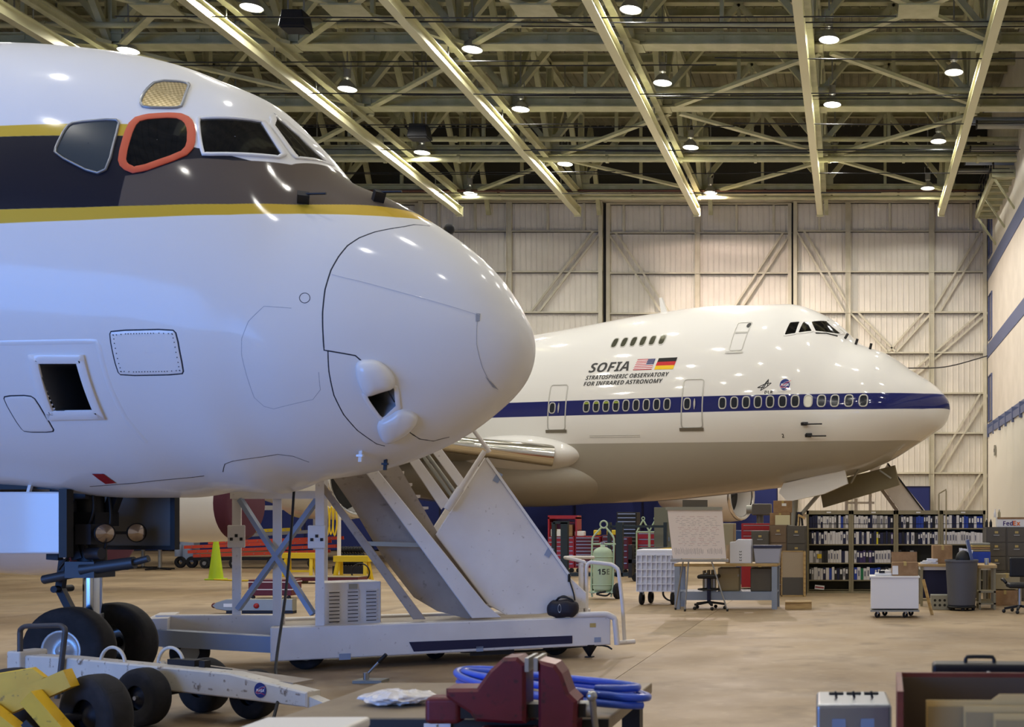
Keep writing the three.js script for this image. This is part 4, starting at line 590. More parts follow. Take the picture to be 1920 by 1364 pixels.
  { // generator set on the deck
    const p = w(0.78, 0.47, -0.62), g = thing('generator', 'pale louvred generator housing on the stairs deck', 'generator', p, 0.62);
    mesh('housing', rbox(0.62, 0.5, 0.5, 0.012, 0, 0.25, 0), M.stair, g);
    for (let c = 0; c < 3; c++) for (let i = 0; i < 9; i++) { const l = mesh('louvre', box(0.12, 0.012, 0.03, -0.2 + c * 0.2, 0.066 + i * 0.042, 0.258, 0, 0.5), M.stair, g); mesh('louvre_gap_shade', box(0.11, 0.018, 0.004, -0.2 + c * 0.2, 0.052 + i * 0.042, 0.251), M.black, l); }  // black box under each louvre paints in the shade of its gap
    for (let i = 0; i < 8; i++) mesh('louvre', box(0.02, 0.018, 0.12, -0.315, 0.08 + i * 0.042, -0.14, 0, 0, -0.6), M.stair, g);
    mesh('opening_shade', box(0.012, 0.34, 0.16, -0.308, 0.19, 0.12), M.black, g); mesh('latch', box(0.09, 0.06, 0.02, 0.0, 0.45, 0.255), M.galv, g);  // black slab paints the shaded inside of an opening, no recess is cut
  }
  { // holdall on the beam
    const b = thing('holdall', 'small dark duffel bag lying on the stairs chassis beam', 'bag', w(3.17, 0.5, -0.05), 0.05);
    const g = new THREE.SphereGeometry(1, 28, 18), p = g.attributes.position; for (let i = 0; i < p.count; i++) { const q = (v, k) => Math.sign(v) * Math.pow(Math.abs(v), k); p.setXYZ(i, q(p.getX(i), 0.7) * 0.19, Math.max(-1, q(p.getY(i), 0.75)) * 0.11 + 0.11 + 0.008 * Math.sin(p.getX(i) * 9), q(p.getZ(i), 0.7) * 0.1); } g.computeVertexNormals();
    mesh('body', g, std(0x16101c, 0.6), b); mesh('handle', tube([[-0.08, 0.2, 0.02], [-0.03, 0.25, 0.03], [0.1, 0.23, 0.03], [0.16, 0.15, 0.02]], 0.012, 20, 7), M.black, b); mesh('handle', tube([[-0.1, 0.2, -0.03], [0.0, 0.26, -0.03], [0.12, 0.2, -0.03]], 0.012, 20, 7), M.black, b); mesh('clip', ring(0.03, 0.005, 16, 6).scale(0.6, 1.6, 1).translate(-0.02, 0.12, 0.1), M.steel, b);
  }
}
// ---------------------------------------------------------------- aircraft tow bar in front of the nose wheels
{
  const a = V(-7.36, 0.4, -10.1), b = V(-4.0, 0.26, -9.0), T = thing('tow_bar', 'white aircraft tow bar with round blue emblem and black wheels', 'tow bar', [a.x, 0, a.z], Math.atan2(-(b.z - a.z), b.x - a.x));
  const L = Math.hypot(b.x - a.x, b.z - a.z);
  const cream = std(0xffffff, 0.5, 0, { map: noiseTex(256, 0.9, (u, v) => { const c = fbm(u, v, 24, 3); return mixc(mixc([196, 190, 178], [214, 208, 196], fbm(u, v, 5)), [90, 72, 56], c > 0.7 ? (c - 0.7) * 4 : 0); }) });
  mesh('main_beam', prism([[0.08, 0.3], [0.08, 0.5], [0.55, 0.5], [2.4, 0.44], [3.2, 0.32], [3.2, 0.2], [2.4, 0.24], [0.55, 0.31]], -0.08, 0.08, 0.012), cream, T);
  mesh('head_block', rbox(0.16, 0.24, 0.26, 0.02, 0.03, 0.42, 0), cream, T);
  mesh('beam_end', bar([3.15, 0.25, 0], [L, 0.16, 0.05], 0.09, 0.09), cream, T);
  mesh('side_channel', prism([[1.2, 0.42], [2.5, 0.38], [2.5, 0.35], [1.2, 0.38]], -0.24, -0.1), cream, T);
  mesh('tool_tray', [prism([[1.75, 0.45], [2.95, 0.37], [2.95, 0.355], [1.75, 0.43]], -0.26, -0.04)], M.stairDull, T);
  const round_e = mesh('round_emblem', new THREE.CircleGeometry(0.062, 28), std(0xffffff, 0.5, 0, { map: canvasTex(256, 256, (g, w, h) => { insignia(g, w, h, '#1c2f78'); }) }), T, true); round_e.position.set(2.74, 0.318, 0.0845);
  mesh('lift_hoop', tube([[0.08, 0.15, 0.1], [0.08, 0.72, 0.1], [0.14, 0.76, 0.1], [0.56, 0.78, 0.1], [0.62, 0.74, 0.1], [0.55, 0.15, 0.12]], 0.022, 60, 8, false, 0.08), std(0x4c4a4a, 0.5, 0.3), T);
  for (const [u, z] of [[1.07, 0.02], [1.56, -0.12]]) { const hw = mesh('hand_wheel', ring(0.14, 0.014, 36, 8).translate(u, 0.46, z), cream, T); mesh('hand_wheel_spoke', [bar([u - 0.1, 0.48, z], [u, 0.4, z], 0.05, 0.01), bar([u + 0.1, 0.48, z], [u, 0.4, z], 0.05, 0.01)], cream, hw); }
  for (const [u, z, R] of [[1.7, 0.26, 0.24], [1.6, -0.42, 0.24], [2.28, -0.3, 0.21]]) { const t = mesh('tyre', tyre(R, 0.17, R * 0.42).translate(u, R, z), M.rubber, T); mesh('wheel_hub', [lathe([[R * 0.43, 0.03], [R * 0.3, 0.02], [R * 0.2, 0.05], [0.0, 0.055]], 24).rotateX(Math.PI / 2).translate(u, R, z)], M.darkIron, t); mesh('hub_nut', pipe([u, R, z + 0.04], [u, R, z + 0.08], 0.018, 8), M.steel, t); }
  mesh('axle', pipe([1.6, 0.24, -0.45], [1.7, 0.24, 0.3], 0.03), M.darkIron, T);
  mesh('shear_mechanism', [box(0.3, 0.08, 0.1, 1.75, 0.47, -0.1), pipe([1.6, 0.47, -0.08], [2.2, 0.42, -0.14], 0.02), box(0.06, 0.1, 0.06, 1.98, 0.46, -0.08)], M.darkIron, T);
  mesh('spring_guard', box(0.6, 0.05, 0.05, 0.75, 0.26, 0.05), M.darkIron, T);
  tag(mesh('air_hose', tube([spot(552, 908, 11.6), spot(546, 1000, 11.2), spot(535, 1120, 10.6), spot(517, 1255, 9.9), spot(530, 1285, 9.5), spot(520, 1320, 9.1), [-4.5, 0.02, -8.8], [-4.4, 0.015, -8.9], [-4.9, 0.015, -9.1], [-4.2, 0.015, -8.6]], 0.013, 90, 7), M.black), 'thin black cable hanging from the jet belly to the floor by the tow bar', 'cable');
  const q = ground(690, 1280), J = thing('jack_handle', 'small grey lever jack standing on the floor in front of the stairs', 'jack', [q.x, 0, q.z]);
  mesh('base_plate', box(0.3, 0.03, 0.2, 0.03, 0.015, 0), M.galv, J); mesh('pivot', pipe([-0.02, 0.02, 0.0], [-0.02, 0.1, 0.0], 0.03), M.steel, J); mesh('lever', pipe([-0.03, 0.06, 0], [0.14, 0.24, 0], 0.014), M.steel, J); mesh('grip', pipe([0.11, 0.21, 0], [0.19, 0.29, 0], 0.02), M.black, J);
}
{ // yellow axle jack at the lower left corner
  const o = V((60 - PX) / FL * 7.9, 0, -7.9), T = thing('axle_jack', 'yellow steel trolley with black tyres cropped at the lower left corner', 'trolley', o);
  const y = std(0xffffff, 0.5, 0, { map: noiseTex(256, 0.7, (u, v) => { const c = fbm(u, v, 22, 3); return mixc(mixc([206, 164, 26], [226, 188, 48], fbm(u, v, 5)), [80, 60, 24], c > 0.74 ? (c - 0.74) * 3 : 0); }) });
  mesh('cross_arm', bar([-0.7, 0.17, 0.03], [0.26, 0.595, -0.02], 0.1, 0.13), y, T);
  mesh('side_arm', bar([0.05, 0.48, 0.08], [0.44, 0.09, 0.14], 0.09, 0.12), y, T);
  mesh('lower_arm', bar([-0.24, 0.4, 0.1], [0.2, 0.1, 0.16], 0.09, 0.1), y, T);
  mesh('cover_plate', prism([[-0.4, 0.6], [-0.07, 0.655], [0.02, 0.585], [-0.2, 0.43], [-0.4, 0.4]], -0.14, -0.1, 0.006), y, T);
  mesh('slot', box(0.1, 0.05, 0.012, 0.1, 0.28, 0.165, 0, 0, -0.75), M.black, T);
  mesh('axle', pipe([0.1, 0.3, -0.1], [0.5, 0.3, -0.3], 0.03), M.darkIron, T);
  for (const [x, z] of [[0.34, -0.16], [-0.5, -0.5]]) { const t = mesh('tyre', tyre(0.3, 0.2, 0.13).rotateY(-0.42).translate(x, 0.3, z), M.rubber, T); mesh('wheel_hub', lathe([[0.14, 0.04], [0.1, 0.03], [0.05, 0.07], [0, 0.08]], 24).rotateX(Math.PI / 2).rotateY(-0.42).translate(x, 0.3, z), M.darkIron, t); }
}
// ---------------------------------------------------------------- work benches at the camera
{
  const B = thing('workbench', 'worn tan-topped workbench carrying the red vise', 'workbench', [-1.545, 0, -4.75]);
  mesh('bench_top', rbox(1.25, 0.05, 0.92, 0.008, 0, 0.925, 0), std(0xffffff, 0.55, 0, { map: noiseTex(512, 1.1, (u, v) => mixc([120, 104, 82], [152, 136, 110], fbm(u, v, 8, 5))) }), B);
  mesh('edge_strip', bx2(-0.625, 0.625, 0.86, 0.945, 0.46, 0.475), M.black, B);
  for (const [x, z] of [[-0.55, 0.38], [0.55, 0.38], [-0.55, -0.38], [0.55, -0.38]]) mesh('leg', box(0.08, 0.9, 0.08, x, 0.45, z), M.darkIron, B);
  mesh('lower_shelf', box(1.14, 0.03, 0.8, 0, 0.25, 0), M.darkIron, B);
  const Vv = thing('bench_vise', 'large maroon bench vise bolted to the workbench', 'vise', [-1.255, 0.935, -4.2], 0.06);
  const red = std(0xffffff, 0.42, 0.1, { map: noiseTex(256, 0.5, (u, v) => { const c = fbm(u, v, 20, 3); return mixc(mixc([88, 18, 34], [112, 28, 42], fbm(u, v, 6)), [46, 20, 26], c > 0.66 ? (c - 0.66) * 3 : 0); }) });
  mesh('base', rbox(0.22, 0.1, 0.2, 0.02, -0.03, -0.06, 0.0), red, Vv); mesh('mount_tongue', rbox(0.2, 0.02, 0.2, 0.005, -0.03, 0.025, -0.12), red, Vv);
  mesh('fixed_jaw', [prism([[-0.12, 0.03], [0.0, 0.02], [0.06, 0.02], [0.06, 0.235], [0.03, 0.262], [-0.02, 0.26], [-0.07, 0.215], [-0.115, 0.15], [-0.225, 0.15], [-0.225, 0.12], [-0.2, 0.1], [-0.14, 0.06]], -0.075, 0.075, 0.012)], red, Vv);
  mesh('slide_tail', rbox(0.13, 0.1, 0.09, 0.02, -0.245, 0.065, 0), red, Vv);
  mesh('moving_jaw', [prism([[0.105, -0.03], [0.24, -0.02], [0.245, 0.1], [0.215, 0.13], [0.19, 0.2], [0.165, 0.235], [0.105, 0.25]], -0.075, 0.075, 0.012)], red, Vv);
  mesh('jaw_plate', box(0.014, 0.05, 0.16, 0.066, 0.235, 0), M.steel, Vv); mesh('jaw_plate', box(0.014, 0.05, 0.16, 0.098, 0.235, 0), M.steel, Vv);
  mesh('slide_bar', box(0.5, 0.05, 0.07, 0.02, 0.06, 0), M.darkIron, Vv);
  mesh('screw_head', [pipe([0.24, 0.06, 0], [0.3, 0.06, 0], 0.032, 16)], M.steel, Vv); mesh('handle', [pipe([0.3, 0.12, 0.08], [0.3, -0.04, -0.02], 0.012, 10), new THREE.SphereGeometry(0.02, 12, 8).translate(0.3, 0.12, 0.08)], M.steel, Vv);
  const coil = []; for (let i = 0; i <= 150; i++) { const t = i / 150 * Math.PI * 2 * 4.1, k = i / 150; coil.push([0.6 * Math.cos(t) * (0.93 + 0.07 * Math.sin(t * 0.37 + 1)) + 0.02 * Math.sin(k * 9), 0.018 + 0.012 * (1 + Math.sin(t * 1.3)) + 0.05 * k, 0.17 * Math.sin(t) * (0.9 + 0.12 * Math.cos(t * 0.43))]); }
  const hz = thing('hose_coil', 'coil of bright blue air hose behind the vise', 'hose', [-1.28, 0.952, -4.74], -0.66); mesh('hose', tube(coil, 0.015, 420, 9), phys({ color: 0x2b55c8, roughness: 0.35, clearcoat: 0.4 }), hz); mesh('coupling', [pipe([0.3, 0.02, 0.17], [0.38, 0.025, 0.16], 0.018, 10), pipe([0.38, 0.025, 0.16], [0.42, 0.027, 0.15], 0.013, 8)], M.steel, hz);
  { // crumpled clear bag
    const g = new THREE.SphereGeometry(1, 48, 24), p = g.attributes.position; for (let i = 0; i < p.count; i++) { const x = p.getX(i), y = p.getY(i), z = p.getZ(i), n = 0.75 + 0.6 * vnoise(x * 5 + 20, z * 5 + y * 4 + 30, 64); p.setXYZ(i, x * 0.15 * (0.9 + 0.25 * vnoise(z * 4 + 9, y * 4 + 7, 64)), 0.028 + y * 0.026 * n, z * 0.09 * n); } g.computeVertexNormals();
    const bag = mesh('plastic_bag', g, phys({ color: 0xe9e4e0, roughness: 0.25, clearcoat: 0.6, flatShading: true })); bag.position.set(-1.84, 0.952, -4.6); tag(bag, 'crumpled clear plastic bag on the workbench left of the vise', 'bag');
  }
  const carton = thing('white_case', 'white equipment case top at the bottom edge before the workbench', 'case', [-1.68, 0, -3.46], 0.03);
  mesh('case_body', rbox(0.32, 1.04, 0.24, 0.015, 0, 0.52, 0), M.white, carton); mesh('case_lid', rbox(0.325, 0.035, 0.245, 0.012, 0, 1.06, 0), M.white, carton);
  const cd = thing('white_card', 'white card fixed to the front edge of the workbench', 'card', [-1.56, 0.9, -4.265]); mesh('card_sheet', box(0.1, 0.065, 0.004), M.white, cd); mesh('pin', new THREE.SphereGeometry(0.005, 8, 6).translate(0, 0.025, 0.003), M.steel, cd);
}
{
  const B = thing('side_bench', 'steel side bench holding the metal box and wooden case', 'workbench', [0.36, 0, -3.05]);
  mesh('bench_top', rbox(1.3, 0.04, 1.4, 0.006, 0, 0.91, 0), M.galv, B); for (const [x, z] of [[-0.6, 0.6], [0.6, 0.6], [-0.6, -0.6], [0.6, -0.6]]) mesh('leg', box(0.05, 0.9, 0.05, x, 0.45, z), M.darkIron, B);
  const s = thing('metal_case', 'brushed metal instrument box with three toggle switches on top', 'box', [0.0, 0.93, -3.5], 0.03);
  mesh('case_body', rbox(0.225, 0.22, 0.26, 0.012, 0, 0.11, 0), std(0x9a9ea6, 0.3, 0.8), s);
  for (let i = 0; i < 3; i++) { mesh('meter_slot', box(0.045, 0.008, 0.02, -0.05 + i * 0.055, 0.222, -0.07), M.black, s); const t = mesh('toggle_switch', pipe([-0.05 + i * 0.055, 0.218, 0.0], [-0.054 + i * 0.055, 0.24, 0.004], 0.004, 6), M.darkIron, s); }
  for (const x of [-0.045, 0.04]) mesh('paper_label', box(0.04, 0.045, 0.003, x, 0.155, 0.131), M.greyBlue, s);
  mesh('side_latch', box(0.01, 0.03, 0.03, -0.116, 0.13, 0.08), M.steel, s);
  const w = thing('wooden_case', 'open reddish wooden case with grey-brown lining', 'case', [0.42, 0.93, -2.86], -0.03);
  const redWood = std(0xffffff, 0.5, 0, { map: noiseTex(256, 0.6, (u, v) => mixc([92, 34, 30], [134, 62, 50], fbm(u, v * 4 % 1, 6))) });
  mesh('back_board', bx2(-0.31, 0.31, 0, 0.362, -0.16, -0.15), redWood, w); mesh('back_lining', bx2(-0.295, 0.295, 0, 0.35, -0.15, -0.145), std(0x5d5247, 0.8), w); mesh('side_board', bx2(-0.31, -0.295, 0, 0.362, -0.15, 0.18), redWood, w); mesh('side_board', bx2(0.295, 0.31, 0, 0.362, -0.15, 0.18), redWood, w); mesh('bottom_board', bx2(-0.31, 0.31, 0, 0.012, -0.15, 0.18), redWood, w); mesh('front_board', bx2(-0.31, 0.31, 0, 0.15, 0.17, 0.18), redWood, w);
  const k = thing('black_case', 'slim black case with a handle behind the wooden case', 'case', [0.35, 0.91, -3.13], -0.04); mesh('case_body', rbox(0.26, 0.35, 0.08, 0.01, 0, 0.175, 0), std(0x55544e, 0.4, 0.4), k); mesh('case_lid', rbox(0.262, 0.05, 0.085, 0.01, 0, 0.37, 0), M.darkIron, k); mesh('handle', tube([[-0.04, 0.39, 0], [-0.035, 0.41, 0], [0.035, 0.41, 0], [0.04, 0.39, 0]], 0.006, 16, 6, false, 0.2), M.black, k); mesh('latch', new THREE.SphereGeometry(0.008, 8, 6).translate(0.02, 0.37, 0.044), M.steel, k);
  [[0.34, -2.79, 0.325, 0], [0.43, -2.765, 0.315, 1], [0.5, -2.74, 0.3, 2]].forEach(([x, z, h, i]) => { const f = thing('manila_folder', ['leftmost', 'middle', 'rightmost'][i] + ' manila folder standing in the wooden case', 'folder', [x, 0.945, z], -0.02, 'folders in the wooden case'); mesh('folder_sheet', [prism([[-0.16, 0], [0.16, 0], [0.16, h], [0.02, h], [0.0, h - 0.015], [-0.16, h - 0.015]], -0.002, 0.002)], std(0xd8bc80, 0.8), f); mesh('front_sheet', box(0.31, h - 0.03, 0.003, 0, (h - 0.03) / 2, 0.006), std(0xa8946c, 0.8), f); });
}

// ---------------------------------------------------------------- bookcases with binders
const onFloor = (name, label, cat, px, d, ry = 0, group) => thing(name, label, cat, [(px - PX) / FL * d, 0, -d], ry, group);
const hgt = (py, d) => CH + (PY - py) / FL * d;
{
  const D = 26.05, W = 1.027, X0 = (1512 - PX) / FL * D, boards = [0.05, 0.281, 0.673, 1.10, 1.468], top = 1.9;
  const uname = ['leftmost', 'second', 'third', 'rightmost'], rname = ['', 'bottom', 'third', 'second', 'top'];
  const rows = [['', 'kgwwwnwbwknkwk', 'wgwgkkwwwwwnw', 'knwnwnwwwwwwwnw', 'nnnwnwwgwgkwbgw'], ['', 'bwewwbbbkkw', 'wnppkpnwwwwwk', 'nwnwnwnknyknknkp', 'wwwwwwnnwwgwgwnk'], ['', '', 'kttgk', 'nknwnwknnwnwknw', 'knwkwnbbbknwnkw'], ['', '', '', 'wwwwwwwwwwwwww', 'wwwnnwnwbbnnwbb']];
  const col = { n: [0x141a40, 'navy'], w: [0xdcd8d4, 'white'], g: [0x8d8a86, 'grey'], b: [0x2140a0, 'blue'], k: [0x17171b, 'black'], t: [0x8a5a48, 'tan'], y: [0xd8cc28, 'yellow'], e: [0x1c7448, 'green'], p: [0x3a2a5e, 'purple'] }, mats = {};
  for (const k in col) mats[k] = std(col[k][0], 0.45);
  const lab = std(0xe6e4e0, 0.6);
  for (let u = 0; u < 4; u++) {
    const x = X0 + u * W, b = thing('bookcase', uname[u] + ' tan steel bookcase in the row of four along the back', 'bookcase', [x + W / 2, 0, -D - 0.16], 0, 'steel bookcases');
    for (const s of [-1, 1]) mesh('side_panel', bx2(s * W / 2 - s * 0.055, s * W / 2 - s * 0.002, 0, top, -0.16, 0.16), M.shelf, b);
    mesh('back_panel', bx2(-W / 2, W / 2, 0, top, -0.17, -0.16), M.wallDark, b);
    mesh('top_panel', bx2(-W / 2, W / 2, top - 0.09, top, -0.16, 0.16), M.shelf, b); mesh('plinth', bx2(-W / 2, W / 2, 0, 0.07, -0.16, 0.15), M.shelf, b);
    mesh('title_card', bx2(-0.05, 0.05, top - 0.06, top - 0.03, 0.161, 0.164), M.white, b);
    for (const y of boards) mesh('shelf', bx2(-W / 2 + 0.05, W / 2 - 0.05, y, y + 0.028, -0.16, 0.15), M.shelf, b);
    mesh('retaining_wire', bx2(-W / 2 + 0.04, W / 2 - 0.04, 1.59, 1.6, 0.155, 0.16), M.black, b);
    for (let r = 1; r < 5; r++) {
      const str = rows[u][r]; if (!str) continue;
      const n = str.length, full = W - 0.13; let cx = x + 0.065; const ws = [...str].map(() => rr(0.7, 1.3)), tot = ws.reduce((a, c) => a + c, 0), sc = Math.min(full / tot, 0.085);
      [...str].forEach((c, i) => {
        const w = ws[i] * sc, h = rr(0.255, 0.295) * (c === 't' ? 0.8 : 1);
        const o = thing('ring_binder', col[c][1] + ' binder, ' + nd[i + 1] + ' from left on ' + rname[r] + ' shelf of ' + uname[u] + ' bookcase', 'binder', [cx + w / 2, boards[r] + 0.028, -D - 0.14], 0, 'binders in the bookcases');
        mesh('cover', bx2(-w / 2 + 0.002, w / 2 - 0.002, 0, h, -0.11, 0.12 + rr(0, 0.02)), mats[c], o);
        if (c !== 'w' && rnd() < 0.6) mesh('spine_label', bx2(-w * 0.28, w * 0.28, h * rr(0.45, 0.55), h * 0.85, 0.13, 0.142), lab, o);
        else if (c === 'w' && rnd() < 0.6) mesh('spine_label', bx2(-w * 0.16, w * 0.16, h * 0.3, h * 0.75, 0.13, 0.142), std(0x55556a, 0.6), o);
        cx += w;
      });
    }
  }
  const note = thing('paper_note', 'yellow paper note stuck on a binder in the leftmost bookcase', 'note', [X0 + 0.3, 0.85, -D + 0.012]); mesh('sheet', box(0.1, 0.1, 0.003), M.yellow, note);
  const mag = thing('magazine', 'pink-striped magazine leaning in the bottom of the leftmost bookcase', 'magazine', [X0 + 0.3, 0.13, -D - 0.05], 0); mesh('sheets', box(0.22, 0.1, 0.02, 0, 0, 0, 0, -0.3, -0.12), M.white, mag); mesh('stripe', box(0.2, 0.03, 0.004, 0, 0.0, 0.012, 0, -0.3, -0.12), M.red, mag);
}
function fileCabinet(label, px, d, w, nd_, top, mat, group) {
  const c = onFloor('file_cabinet', label, 'cabinet', px, d, 0, group), h = top;
  mesh('body', bx2(-w / 2, w / 2, 0, h, -0.6, 0), mat, c);
  for (let i = 0; i < nd_; i++) { const y0 = 0.06 + i * (h - 0.08) / nd_, y1 = y0 + (h - 0.08) / nd_ - 0.015; const f = mesh('drawer', rbox(w - 0.04, y1 - y0, 0.02, 0.005, 0, (y0 + y1) / 2, 0.008), mat, c); mesh('drawer_handle', bar([-0.06, y0 + (y1 - y0) * 0.52, 0.03], [0.06, y0 + (y1 - y0) * 0.52, 0.03], 0.02, 0.02), M.steel, f); mesh('card_holder', box(0.07, 0.045, 0.008, 0, y0 + (y1 - y0) * 0.74, 0.022), M.tape, f); }
  return c;
}
function carton(label, x, y, z, w, h, dp, ry, open, mat = M.card, lbl) {
  const c = thing('cardboard_box', label, 'box', [x, y, z], ry);
  mesh('box_body', rbox(w, h, dp, 0.006, 0, h / 2, 0), mat, c);
  mesh('tape_strip', [box(0.05, 0.003, dp, 0, h + 0.001, 0), box(0.05, h * 0.25, 0.003, 0, h * 0.87, dp / 2 + 0.001)], M.tape, c);
  if (open) mesh('raised_flap', box(w, open, 0.01, 0, h + open / 2, -dp / 2, 0, -0.12), mat, c);
  if (lbl) mesh('paper_label', box(lbl[2], lbl[3], 0.004, lbl[0], lbl[1], dp / 2 + 0.003), M.white, c);
  return c;
}
{ // left of the bookcases
  fileCabinet('dark grey file cabinet directly left of the bookcases', 1493, 25.3, 0.43, 4, hgt(987, 25.3), M.cabinetGrey);
  fileCabinet('brown file cabinet between two dark file cabinets', 1459, 25.3, 0.39, 4, hgt(985, 25.3), M.cabinetBrown);
  fileCabinet('shorter dark file cabinet left of the brown cabinet', 1425, 25.2, 0.39, 4, hgt(996, 25.2), M.cabinetGrey);
  const p = (px, d) => (px - PX) / FL * d;
  carton('large brown carton standing on the brown file cabinet', p(1463, 25.5), hgt(985, 25.3), -25.62, 0.46, 0.27, 0.42, 0, 0);
  carton('upper brown carton with white sticker stacked on the file cabinets', p(1467, 25.5), hgt(985, 25.3) + 0.274, -25.62, 0.42, 0.27, 0.4, 0.06, 0, M.card, [0.03, 0.18, 0.1, 0.06]);
  const s = thing('cream_sheet', 'cream paper sheet standing before the cartons', 'sheet', [p(1467, 25.3), hgt(985, 25.3), -25.36], 0); mesh('sheet', box(0.33, 0.22, 0.01, 0, 0.11, 0, 0, -0.05), std(0xd0c8a0, 0.8), s);
  [0, 1, 2].forEach((i) => { const b = thing('upright_folder', ['leftmost', 'middle', 'rightmost'][i] + ' dark folder leaning on the cabinet beside the bookcase', 'folder', [p(1493 + i * 5, 25.4), hgt(987, 25.3), -25.5], 0, 'folders on the file cabinet'); mesh('cover', box(0.04, 0.31, 0.24, 0, 0.16, 0, 0, 0, 0.1 * (i - 1)), [M.black, M.navy, M.black][i], b); });
  const rr_ = thing('wooden_rack', 'small wooden rack on the cabinet beside the bookcase', 'rack', [p(1502, 25.3), hgt(987, 25.3), -25.35]); mesh('slat', bar([-0.07, 0.25, 0], [0.09, 0.17, 0], 0.02, 0.05), M.wood, rr_); mesh('upright', bar([-0.06, 0, 0], [-0.06, 0.25, 0], 0.03), M.wood, rr_);
  const c = thing('notice_board', 'framed board, tan above and dark below, leaning by the bookcase', 'board', [p(1487, 24.9), 0, -24.95]); const H = hgt(1035, 24.95);
  mesh('upper_sheet', bx2(-0.24, 0.24, 0.42, H, -0.02, 0), std(0xa99a84, 0.8), c); mesh('lower_sheet', bx2(-0.24, 0.24, 0.03, 0.42, -0.02, 0), std(0x54514e, 0.8), c); mesh('frame', [bx2(-0.26, -0.24, 0, H + 0.02, -0.025, 0.01), bx2(0.22, 0.245, 0, H + 0.02, -0.025, 0.01), bx2(-0.26, 0.26, H, H + 0.02, -0.025, 0.01), bx2(-0.26, 0.26, 0, 0.03, -0.025, 0.01)], M.wood, c); const b2 = thing('plank', 'narrow plank standing against the notice board edge', 'plank', [p(1509, 24.9), 0, -24.9]); mesh('plank_body', rbox(0.04, H + 0.01, 0.06, 0.004, 0, H / 2, 0), M.wood, b2);
  const pl = onFloor('wooden_pallet', 'low wooden pallet on the floor before the notice board', 'pallet', 1497, 21.6, 0.05);
  for (let i = 0; i < 4; i++) mesh('deck_board', box(0.5, 0.02, 0.09, 0, 0.135, -0.2 + i * 0.13, 0.04 * (i - 1)), M.wood, pl); for (const z of [-0.2, 0.2]) mesh('runner', box(0.5, 0.11, 0.04, 0, 0.06, z), M.wood, pl);
  const ct = onFloor('red_tool_chest', 'red tool chest behind the file cabinets', 'tool chest', 1425, 27.5); const y1 = hgt(982, 27.5); mesh('body', bx2(-0.45, 0.45, 0.05, y1, -0.5, 0), M.red, ct); for (let i = 0; i < 7; i++) mesh('drawer', bx2(-0.42, 0.42, y1 - 0.14 - i * 0.13, y1 - 0.03 - i * 0.13, 0, 0.015), M.red, ct); for (let i = 0; i < 7; i++) mesh('drawer_pull', bx2(-0.4, 0.4, y1 - 0.055 - i * 0.13, y1 - 0.04 - i * 0.13, 0.015, 0.03), M.steel, ct);
  const gm = onFloor('grey_machine', 'grey bench machine standing behind the easel and cartons', 'machine', 1425, 29.5); mesh('column', pipe([0, 0.6, 0], [0, 2.1, 0], 0.09), M.cabinetGrey, gm); mesh('head', rbox(0.5, 0.3, 0.35, 0.03, 0.05, 1.95, 0), M.cabinetGrey, gm); mesh('stand', rbox(0.6, 0.6, 0.5, 0.02, 0, 0.3, 0), M.cabinetGrey, gm); mesh('motor', pipe([-0.35, 1.95, 0], [-0.2, 1.95, 0], 0.11, 14), M.galv, gm);
}
